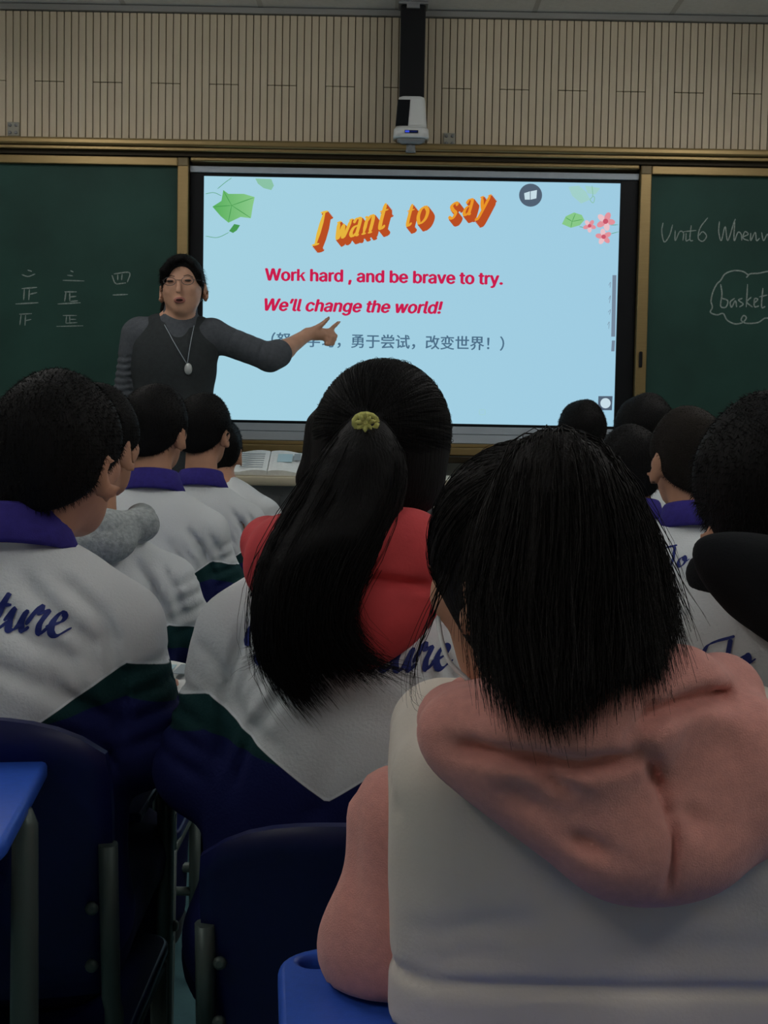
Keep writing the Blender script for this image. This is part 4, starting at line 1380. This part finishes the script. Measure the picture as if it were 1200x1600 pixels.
def pony_hair():
    c = np.array(hcg, float); R = Rg
    P = lambda x, y, z: c + R @ np.array((x, y, z))
    Fd = Field(c - np.array((.2, .24, .44)), c + np.array((.2, .15, .17)), .006)
    Fd.ell(P(0, -.012, .018), (.090, .105, .098), .0, R)
    Fd.ell(P(0, -.035, -.045), (.084, .075, .068), .03, R)
    Fd.plane(P(0, 0, -.045), R @ np.array((0, -.55, 1.0)), .012)
    tie = loc(571, 662, 1.725, PB)
    G = [[tie, loc(540, 690, 1.690, PB), loc(478, 780, 1.68, PB), loc(425, 880, 1.645, PB), loc(412, 980, 1.63, PB), loc(425, 1045, 1.64, PB), loc(470, 1100, 1.645, PB)],
         [tie, loc(555, 692, 1.675, PB), loc(505, 790, 1.66, PB), loc(452, 890, 1.63, PB), loc(440, 980, 1.62, PB), loc(452, 1050, 1.63, PB), loc(488, 1098, 1.64, PB)],
         [tie, loc(574, 695, 1.665, PB), loc(545, 790, 1.65, PB), loc(490, 890, 1.62, PB), loc(475, 970, 1.61, PB), loc(490, 1020, 1.62, PB), loc(520, 1060, 1.635, PB)],
         [tie, loc(592, 694, 1.675, PB), loc(582, 780, 1.65, PB), loc(530, 880, 1.62, PB), loc(508, 960, 1.61, PB), loc(530, 1010, 1.62, PB), loc(570, 1050, 1.63, PB)],
         [tie, loc(606, 696, 1.685, PB), loc(618, 760, 1.67, PB), loc(585, 850, 1.64, PB), loc(535, 930, 1.615, PB), loc(545, 1000, 1.62, PB), loc(600, 1045, 1.63, PB)]]
    for g, r in zip(G, (.012, .017, .018, .016, .010)):
        cs = catmull(g, 3)
        n = len(cs)
        for i in range(n - 1):
            f = i / n
            rad = lambda f: r * (.55 + .6 * min(1, f * 4)) * (1 if f < .6 else max(.06, 1 - (f - .6) / .38))
            Fd.cone(cs[i], cs[i + 1], rad(i / n), rad((i + 1) / n), .012)
    tie = loc(571, 660, 1.655, PB)
    # loose hair at the left side of the face
    Fd.path([P(-.085, .0, .02), P(-.090, -.01, -.05), P(-.080, -.03, -.10)], [.018, .015, .008], .02)
    V, Q = nets(Fd.F, Fd.lo, Fd.h)
    N = normals(V, Q)
    parts = [(V, Q), guided(G, 8500, .0008, jit=.0095, m=11, flare=.7, cut=(.7, 1.03), wave=.003)]
    # strands combed back over the head to the tie, with fly-aways
    parts.append(combed(V, P(0, -.012, .018), R, (.090, .105, .098), G[0][0], c[2] - .04, 1500, (.3, .7)))
    # stray curls near the tail end
    fly = [[loc(430, 1000, 1.63, PB), loc(400, 1030, 1.63, PB), loc(385, 1035, 1.63, PB)], [loc(560, 1030, 1.63, PB), loc(610, 1050, 1.63, PB), loc(650, 1062, 1.635, PB)]]
    for g in fly:
        parts.append(guided([g, [q + .006 for q in g]], 40, .0005, jit=.006, m=8))
    return join_np('hair', parts), tie
hm_, tie = pony_hair()
link('hair', hm_, M_hair, pg)
tm = MB()
rt = np.random.default_rng(4)
for k in range(8):
    a = 2 * PI * k / 8 + rt.uniform(-.2, .2)
    ll = rt.uniform(.7, 1.25)
    pts = [tie + np.array((math.cos(a) * r * ll, -.004 - r * rt.uniform(-.2, .5), math.sin(a) * r * ll * .85)) for r in (.001, .005, .009, .0125)]
    tm.tube(pts, [.0022, .0034, .0030, .0006], 6)
tm.tube([tie + np.array((0, .0, 0)), tie + np.array((0, -.008, 0))], [.005, .0025], 8)
tm.tube([tie + np.array((.014 * math.cos(a), .010, .010 * math.sin(a))) for a in np.linspace(0, 2 * PI, 14)], .0035, 6)
tm.build('hair_tie', M_tie, pg)

# ---- nearest girl: pink hooded top, cream vest, short bunched hair
NB = np.array((.205, 1.30, 0))
nl = lambda px, py, Y: loc(px, py, Y, NB)
arms_n = [((-.193, -.072, .735), (-.13, .22, .80)), ((.205, -.05, .80), (.13, .22, .80))]
S_n = (0, -.06, .945)
Rn = rot3(38, -14, 0)
me, hcn = body_mesh(1.184, (-.080, -.045), S_n, Rn, arms_n, (0, .20, .52), .008)
pn = link('person', me, M_skin)
pn.location = NB
tag(pn, 'girl in pink hooded top and cream padded vest in the right foreground', 'person')
shoes_trousers(pn, (0, .20, .52))
Fd = Field((-.36, -.30, .50), (.36, .34, 1.06), .008)
Fd.ell((0, -.03, .85), (.17, .11, .16), .05)
Fd.ell((0, .12, .62), (.16, .11, .20), .08)
for s_, (el, wr) in zip((-1, 1), arms_n):
    Fd.cone((s_ * .182, -.065, .838), el, .054, .053, .02)
    Fd.cone(el, wr, .060, .044, .03)
    for k in range(4):
        q = np.array(el) + np.array((0, 0, -.03 + .025 * k))
        Fd.crease([q + np.array((s_ * .07, -.03, .0)), q + np.array((s_ * .03, -.07, -.014))], .010, .004)
    Fd.fold([(s_ * .222, .89), (s_ * .226, .84), (s_ * .220, .74)], .007, .005)
Fd.wobble(.003, 36, 21)
Fd.rbox((.017, -.16, .60), (.33, .23, .103), .004, .006, op='cut')           # the sleeve rests on the desk behind
link('hooded_top', Fd.mesh('hooded_top'), M_pink, pn)
# padded vest
Fv = Field((-.25, -.30, .68), (.25, .16, 1.05), .0055)
Fv.rbox((0, -.055, .795), (.198, .145, .160), .055, .0)
Fv.cone((-.14, -.05, .885), (.14, -.05, .885), .055, .055, .04)
Fv.cone((0, -.04, .95), (0, -.04, .92), .06, .08, .05)
Fv.plane((0, 0, .704), (0, 0, 1), .005)
for s_ in (-1, 1):
    Fv.plane((s_ * .199, 0, 0), (-s_, 0, 0), .010)
    for k in range(3):                                   # puckers at the armhole seam
        z = .915 - .014 * k
        Fv.crease([(s_ * .205, -.13 - .018 * k, z), (s_ * .180, -.14 - .018 * k, z - .003)], .006, .006)
Fv.fold([(-.2, -.20, .752), (.0, -.205, .749), (.2, -.20, .75)], .006, .007)      # hem seam
Fv.fold([(-.19, -.20, .785), (-.12, -.205, .800), (-.06, -.205, .803)], .012, .004)
Fv.fold([(-.19, -.20, .762), (-.13, -.205, .775), (-.08, -.205, .776)], .010, .004)
Fv.fold([(-.10, -.20, .905), (.0, -.205, .855), (.04, -.205, .84)], .016, .004)
Fv.fold([(-.08, -.20, .83), (.04, -.205, .826), (.12, -.205, .818)], .016, .003)
Fv.fold([(.0, -.20, .79), (.08, -.205, .782), (.16, -.20, .79)], .016, .003)
Fv.wobble(.0025, 30, 22)
link('padded_vest', Fv.mesh('padded_vest'), M_vest, pn)
# the pink hood lying on the shoulders
Fh = Field((-.24, -.36, .76), (.24, .12, 1.10), .0048)
Fh.path([nl(730, 1095, 1.28), nl(712, 1122, 1.17), nl(730, 1145, 1.085), nl(800, 1160, 1.055), nl(900, 1155, 1.045), nl(985, 1130, 1.055), nl(1060, 1085, 1.09), nl(1130, 1085, 1.14), nl(1150, 1090, 1.24)],
        [.022, .026, .028, .030, .032, .032, .032, .030, .026], .03)
Fh.ell(nl(830, 1200, 1.075), (.095, .040, .046), .02, rot3(0, 0, 22))
Fh.ell(nl(940, 1250, 1.070), (.115, .046, .060), .02, rot3(0, 0, 24))
Fh.ell(nl(1110, 1190, 1.095), (.085, .050, .060), .02)
Fh.ell(nl(1130, 1250, 1.090), (.085, .046, .058), .02, rot3(0, 0, -28))
Fh.ell(nl(1035, 1320, 1.065), (.062, .040, .042), .03)
Fh.ell(nl(920, 1100, 1.15), (.10, .05, .035), .02)
Fh.wobble(.003, 42, 23)
hf = lambda pts, w, amp: Fh.fold([nl(x, y, 1.03) for x, y in pts], w, amp, -.13)
hf([(1014, 1174), (1023, 1216), (1041, 1264), (1053, 1312), (1044, 1400)], .004, 0.0116)          # centre seam
hf([(700, 1172), (738, 1174), (816, 1183), (900, 1189), (978, 1180), (1000, 1165)], .007, 0.0174)
hf([(984, 1141), (1038, 1111), (1116, 1099), (1185, 1113)], .007, 0.0188)
hf([(828, 1186), (870, 1222), (912, 1249)], .007, 0.0101)
hf([(876, 1300), (930, 1324), (966, 1336)], .007, 0.0130)
hf([(1047, 1258), (1090, 1285), (1122, 1300)], .008, 0.0101)
hf([(1024, 1213), (1050, 1232)], .006, 0.0174)
hf([(1002, 1072), (1011, 1108), (984, 1141)], .006, 0.0130)
hf([(985, 1150), (1000, 1180), (1015, 1190)], .006, 0.0116)
hf([(760, 1215), (850, 1265), (960, 1290)], .012, 0.0072)
hf([(1100, 1150), (1150, 1180), (1190, 1240)], .012, 0.0072)
link('hood', Fh.mesh('hood'), M_pink, pn)
def near_hair():
    c = np.array(hcn, float); R = Rn
    P = lambda x, y, z: c + R @ np.array((x, y, z))
    Fd = Field(c - np.array((.2, .36, .3)), c + np.array((.26, .18, .18)), .006)
    Fd.ell(P(0, -.012, .012), (.084, .099, .094), .0, R)
    Fd.ell(P(0, -.03, -.05), (.078, .076, .065), .03, R)
    Fd.plane(P(0, .02, -.098), R @ np.array((0, -.85, 1.0)), .012)
    root = nl(868, 700, 1.180)
    ends = [((815, 725, 1.150), (765, 840, 1.130), (755, 960, 1.105), (780, 1060, 1.06)),
            ((832, 712, 1.130), (800, 850, 1.095), (785, 980, 1.065), (802, 1105, 1.005)),
            ((853, 708, 1.122), (843, 850, 1.075), (832, 990, 1.045), (862, 1132, .990)),
            ((880, 708, 1.118), (888, 850, 1.070), (882, 980, 1.040), (885, 1120, .985)),
            ((903, 712, 1.122), (930, 850, 1.075), (930, 980, 1.045), (925, 1090, .990)),
            ((922, 720, 1.130), (965, 840, 1.090), (975, 960, 1.055), (980, 1065, 1.005)),
            ((936, 730, 1.145), (990, 840, 1.115), (1008, 950, 1.080), (1030, 1070, 1.03)),
            ((942, 745, 1.165), (998, 845, 1.140), (1028, 935, 1.130), (1046, 982, 1.115))]
    G = [[root] + [nl(*q) for q in e] for e in ends]
    for g in G:
        cs = catmull(g, 4); n = len(cs)
        for i in range(n - 1):
            rad = lambda f: .012 * (.3 + 1.4 * min(.5, f * 1.6)) * (1 if f < .66 else max(.12, 1 - (f - .66) / .30))
            Fd.cone(cs[i], cs[i + 1], rad(i / n), rad((i + 1) / n), .010)
    V, Q = nets(Fd.F, Fd.lo, Fd.h)
    N = normals(V, Q)
    parts = [(V, Q), guided(G, 14000, .0008, jit=.0085, m=9, flare=.6, cut=(.74, 1.03), wave=.003)]
    parts.append(combed(V, P(0, -.012, .012), R, (.084, .099, .094), root, c[2] - .04, 1400, (.2, .5)))
    side = [[nl(690, 900, 1.20), nl(668, 960, 1.19), nl(640, 1030, 1.18), nl(640, 1085, 1.18), nl(665, 1105, 1.18)], [nl(700, 900, 1.20), nl(680, 960, 1.19), nl(652, 1030, 1.18), nl(648, 1080, 1.18), nl(668, 1100, 1.18)]]
    parts.append(guided(side, 14, .0005, jit=.003, m=12))
    return join_np('hair', parts)
link('hair', near_hair(), M_hairb, pn)
MB().tube(catmull([nl(684, 965, 1.19), nl(690, 1000, 1.175), nl(703, 1035, 1.165), nl(735, 1066, 1.16)], 8), .0022, 8).build('mask_strap', mat('strap_white', (.8, .8, .8), .6, .2), pn)

# ---- teacher, standing on the platform and pointing at the screen
TS = 5.6 / 5.45
TB = np.array((-.80 * TS, 5.6, .172))
k = 1.08
Rt = rot3(180, -2, 3)
hct = np.array((.012, -.01, 1.515))
Ft = Field((-.34, -.24, -.01), (.72, .36, 1.66), .0075)
head_prims(Ft, hct, Rt, (0, .0, 1.385), k=k, jaw=.064)
Ft.ell((-.02, .0, 1.22), (.14, .09, .18), .05); Ft.ell((-.02, 0, .95), (.14, .10, .20), .06)
Ft.cone((-.14, .01, 1.34), (.11, .01, 1.335), .045, .045, .05)
elR, wrR = (-.215, .03, 1.08), (-.20, -.08, .86)
elL, wrL = (.345, .05, 1.245), (.485, .18, 1.345)
Ft.cone((-.165, .01, 1.33), elR, .042, .036, .03); Ft.cone(elR, wrR, .036, .024, .02)
Ft.cone((.13, .01, 1.335), elL, .044, .040, .03)
Ft.cone(elL, (.40, .10, 1.278), .040, .037, .02); Ft.cone((.40, .10, 1.278), wrL, .037, .024, .02)
for s_ in (-1, 1):
    Ft.cone((-.02 + s_ * .08, 0, .85), (-.02 + s_ * .085, -.01, .46), .078, .055, .04); Ft.cone((-.02 + s_ * .085, -.01, .46), (-.02 + s_ * .085, .01, .07), .054, .035, .02)
    Ft.cone((-.02 + s_ * .085, .01, .05), (-.02 + s_ * .09, -.12, .03), .035, .028, .02)
hand_prims(Ft, wrR, (.05, -.15, -1), (-1, 0, 0), 1, .4)
# pointing hand: thumb raised, index out, three fingers curled in
w0 = np.array(wrL)
Ft.cone(w0, w0 + (.035, .02, .004), .022, .024, .015); Ft.cone(w0 + (.03, .018, .004), w0 + (.082, .040, .002), .026, .023, .012)
Ft.cone(w0 + (.025, .0, .018), w0 + (.058, .0, .042), .014, .010, .010); Ft.cone(w0 + (.058, .0, .042), w0 + (.082, .002, .066), .0098, .0075, .004)
Ft.cone(w0 + (.085, .035, .016), w0 + (.102, .045, .036), .0105, .009, .006); Ft.cone(w0 + (.102, .045, .036), w0 + (.122, .055, .054), .009, .007, .003)
for j in range(3):
    z = .006 - .015 * j
    kn = w0 + (.098 - .006 * j, .042, z)
    Ft.cone(w0 + (.07, .03, z * .8), kn, .011, .010, .008)
    m1 = kn + (.012, -.014, -.010); m2 = m1 + (-.016, -.016, -.004)
    Ft.cone(kn, m1, .0095, .009, .004); Ft.cone(m1, m2, .009, .0085, .004); Ft.cone(m2, m2 + (-.014, .004, .002), .0085, .008, .004)
pt = link('person', Ft.mesh('person'), M_skin_t)
pt.location = TB
pt.scale = (TS, TS, TS)
tag(pt, 'woman in grey turtleneck and glasses standing and pointing at the screen', 'person')
Fs = Field((-.36, -.26, .76), (.48, .28, 1.48), .0065)
Fs.ell((-.02, .0, 1.20), (.160, .108, .19), .05); Fs.ell((-.02, 0, .96), (.16, .115, .20), .06)
Fs.cone((-.145, .01, 1.335), (.115, .01, 1.33), .055, .055, .05)
Fs.cone((0, .005, 1.37), (.004, .002, 1.415), .075, .062, .03)
Fs.cone((.004, .002, 1.405), (.006, .0, 1.425), .062, .062, .006)
Fs.cone((-.17, .01, 1.32), elR, .056, .048, .03)
wm = np.array(elR) + (np.array(wrR) - np.array(elR)) * .8
Fs.cone(elR, wm, .048, .042, .02)
Fs.cone((.135, .01, 1.32), elL, .058, .054, .04)
Fs.cone(elL, (.376, .075, 1.262), .054, .052, .02); Fs.cone((.37, .07, 1.258), (.374, .074, 1.260), .055, .055, .01)
for j in range(7):                                     # gathered sleeves
    q = np.array((-.20 - .004 * j, 0, 1.235 - .026 * j))
    Fs.fold([q + (-.06, 0, .004), q + (.0, 0, -.007), q + (.05, 0, .003)], .006, .006, .03)
for j in range(5):
    q = np.array((.20 + .036 * j, 0, 1.30 - .014 * j))
    Fs.fold([q + (.022, 0, .05), q + (.0, 0, .0), q + (-.006, 0, -.05)], .006, .005, .05)
for j in range(3):
    Fs.fold([(-.14 + .01 * j, 1.30 - .03 * j), (-.16, 1.24 - .03 * j), (-.19, 1.20 - .03 * j)], .006, .005, .0)
Fs.crease([(-.10, -.09, 1.38), (0, -.11, 1.372), (.08, -.08, 1.38)], .008, .006)
link('sweater', Fs.mesh('sweater'), M_sweater, pt)
Fw = Field((-.26, -.22, .48), (.24, .22, 1.46), .007)
Fw.ell((-.02, .0, 1.20), (.166, .122, .20), .05); Fw.ell((-.02, 0, .96), (.172, .127, .20), .06)
Fw.cone((-.02, 0, .92), (-.02, 0, .52), .16, .20, .06)
Fw.cone((-.085, .005, 1.35), (-.12, .0, 1.28), .052, .06, .03); Fw.cone((.075, .005, 1.345), (.10, .0, 1.28), .052, .06, .03)
Fw.cone((.004, -.06, 1.42), (.012, -.12, 1.36), .060, .062, .0, op='cut')
Fw.cone((.012, -.13, 1.36), (.055, -.155, 1.20), .062, .016, .0, op='cut')
Fw.cone((.0, .02, 1.46), (.0, .02, 1.38), .08, .07, .0, op='cut')
Fw.plane((0, 0, .50), (0, 0, 1), .01)
link('pinafore', Fw.mesh('pinafore'), M_vestdark, pt)
Fq = Field((-.25, -.2, .05), (.22, .2, 1.0), .012)
for s_ in (-1, 1):
    Fq.cone((-.02 + s_ * .08, 0, .85), (-.02 + s_ * .085, -.01, .46), .09, .07, .04); Fq.cone((-.02 + s_ * .085, -.01, .46), (-.02 + s_ * .085, .01, .10), .07, .06, .02)
link('trousers', Fq.mesh('trousers'), M_navy, pt)
for s_ in (-1, 1):
    Fz = Field((-.08, -.22, -.012), (.08, .1, .13), .009)
    Fz.cone((0, 0, .052), (.005, -.13, .036), .044, .038, .03); Fz.cone((0, 0, .08), (0, 0, .10), .04, .044, .02); Fz.plane((0, 0, .002), (0, 0, 1), .004)
    link('shoe', Fz.mesh('shoe'), M_shoe, pt).location = (-.02 + s_ * .085, .01, 0)
# hair drawn back, fringe swept to one side
PT = lambda x, y, z: hct + Rt @ (np.array((x, y, z)) * k)
Fr = Field(hct - .2, hct + .18, .005)
Fr.ell(PT(0, -.014, .016), (.084, .104, .099), .0, Rt)
Fr.ell(PT(0, -.045, -.02), (.082, .065, .060), .03, Rt)
Fr.ell(PT(-.012, .10, -.012), (.068, .076, .088), .006, Rt, op='cut')
Fr.ell(PT(0, .075, -.100), (.12, .11, .082), .008, Rt, op='cut')
Fr.path([PT(-.015, .066, .088), PT(.024, .080, .076), PT(.054, .074, .044), PT(.068, .058, .004)], [.010, .012, .013, .005], .010)
Fr.path([PT(-.015, .066, .088), PT(-.048, .062, .066), PT(-.068, .045, .030), PT(-.076, .030, -.014)], [.008, .007, .008, .004], .010)
Fr.path([PT(.060, -.045, -.045), PT(.068, -.050, -.085), PT(.058, -.055, -.105)], [.022, .020, .012], .02)
V, Q = nets(Fr.F, Fr.lo, Fr.h)
link('hair', join_np('hair', [(V, Q), fuzz(V, normals(V, Q), 1800, .014, .0006, (0, .2, -.5), .4)]), M_hair, pt)
tb = BVHTree.FromPolygons([v.co for v in pt.data.vertices], [p.vertices[:] for p in pt.data.polygons])
def onface(x, z, off=.0):
    q = PT(x, 0, z)
    hit = tb.ray_cast(Vector((q[0], -.6, q[2])), Vector((0, 1, 0)))
    return np.array(hit[0]) + (0, -off, 0)
M_eye = mat('dark_eye', (.03, .02, .015), .3, .5)
M_lip = mat('lip', lin(176, 112, 102), .5, .3)
M_mouth = mat('open_mouth', (.05, .015, .015), .6, .2)
def blob(name, c, r, m, parent):
    F_ = Field(np.array(c) - max(r) - .006, np.array(c) + max(r) + .006, min(r) * .45)
    F_.ell(c, r, 0)
    return link(name, F_.mesh(name), m, parent)
for s_ in (-1, 1):
    blob('eye', onface(s_ * .031, .004, -.001), (.013, .004, .0045), M_eye, pt)
    MB().tube(catmull([onface(s_ * (.016 + .015 * j), .020 + .004 * (j == 1) - .003 * (j == 2), .001) for j in range(3)], 4), [.0016] * 9, 6).build('eyebrow', M_eye, pt)
blob('lips', onface(0, -.064, -.002), (.023, .006, .013), M_lip, pt)
blob('mouth', onface(0, -.064, .003), (.014, .003, .0055), M_mouth, pt)
gl = MB()
M_frame = mat('thin_glasses', (.10, .09, .09), .3, .5, metal=.6)
for s_ in (-1, 1):
    c0 = onface(s_ * .031, .002, .010)
    gl.tube([c0 + np.array((.023 * math.cos(a), 0, .015 * math.sin(a))) for a in np.linspace(0, 2 * PI, 25)], .0013, 6, cap=False)
    gl.tube([c0 + np.array((-s_ * .023, 0, .004)), c0 + np.array((-s_ * .046, .06, .008)), PT(s_ * .079, .0, .004)], .0011, 6)
gl.tube([onface(-.0085, .006, .006) * [1, 0, 1] + [0, onface(.031, .002, .010)[1], 0], onface(.0085, .006, .006) * [1, 0, 1] + [0, onface(.031, .002, .010)[1], 0]], .0012, 6)
gl.build('glasses', M_frame, pt)
sb = BVHTree.FromPolygons([v.co for v in bpy.data.objects['pinafore'].data.vertices], [p.vertices[:] for p in bpy.data.objects['pinafore'].data.polygons])
sw = BVHTree.FromPolygons([v.co for v in bpy.data.objects['sweater'].data.vertices], [p.vertices[:] for p in bpy.data.objects['sweater'].data.polygons])
def onchest(x, z, off=.004):
    hs = [b.ray_cast(Vector((x, -.6, z)), Vector((0, 1, 0)))[0] for b in (sb, sw)]
    y = min(h_.y for h_ in hs if h_ is not None)
    return np.array((x, y - off, z))
nk = MB()
for s_ in (-1, 1):
    nk.tube([onchest(.048 + (s_ * .055 - .048 + .01) * (1 - t), 1.205 + .15 * (1 - t)) for t in np.linspace(0, 1, 9)], .0014, 6)
ne = nk.build('necklace', M_silver, pt)
c0 = onchest(.052, 1.188, .006)
pdm = MB().lathe([(.002, -.004), (.013, -.003), (.015, 0), (.013, .003), (.002, .004)], (0, 0, 0), 20, 1, 1.5)
pd = pdm.build('pendant', mat('pendant_pale', lin(190, 196, 196), .3, .5, metal=.3), ne)
pd.matrix_local = Matrix.Translation(c0) @ Matrix.Rotation(PI / 2, 4, 'X')

# ------------------------------------------------------------------ furniture placed for the seated students
chair('navy plastic chair with high back behind the nearest boy on the left', (-.51, 1.86, 0), 0, .855, hh=.36)
chair('navy plastic chair with low curved back under the ponytail girl', (-.010, 1.80, 0), 0, .755, hh=.30)
chair('blue chair under the girl in the pink hooded top', (.205, 1.52, 0), 0, .66, hh=.22)
chair('blue chair under the boy with the grey knitted hood', (-.575, 2.74, 0), 0, .76)
chair('blue chair under the third boy of the left column', (-.602, 3.64, 0), 0, .76)
chair('blue chair under the fourth boy of the left column', (-.572, 4.39, 0), 0, .76)
chair('blue chair under the front student left of the lectern', (-.575, 4.93, 0), 0, .76)
chair('blue chair under the boy with cropped hair', (.665, 2.99, 0), 0, .76)
chair('blue chair under the student behind the cropped-haired boy', (.668, 3.72, 0), 0, .76)
chair('blue chair under the student before the right chalkboard', (.80, 4.42, 0), 0, .76)
chair('blue chair under the front student before the lower right screen', (.70, 4.98, 0), 0, .76)
chair('blue chair under the student with the black hood', (.455, 1.53, 0), 0, .74)
desk('bright blue desk with rounded corner at the left edge, outer metal leg', (-.667, 1.43, 0), math.radians(6.2), .80, out=True)
desk('bright blue desk corner with slot hole beside the pink sleeve', (.222, 1.140, 0), math.radians(5), .70, hole=True)
desk('desk with white books in front of the nearest boy on the left', (-.605, 2.22, 0), 0, .745)
desk('desk in front of the ponytail girl', (.0, 2.18, 0), 0, .745)
desk('desk in front of the boy with the grey knitted hood', (-.60, 3.09, 0), 0, .745)
desk('desk in front of the third boy of the left column', (-.60, 3.95, 0), 0, .745, d=.36)
desk('desk in front of the boy with cropped hair', (.665, 3.31, 0), 0, .745, d=.36)
desk('desk in front of the student with the black hood', (.62, 1.88, 0), 0, .745)
book('closed_book', (-.405, 2.22, .7455), .02, .19, .26, .018, 'closed pale book under the open one on the left desk', M_cover2)
book('open_book', (-.425, 2.26, .7675), -.03, .115, .27, .020, 'open white book on the desk between the nearest boy and ponytail girl', M_cover, True)
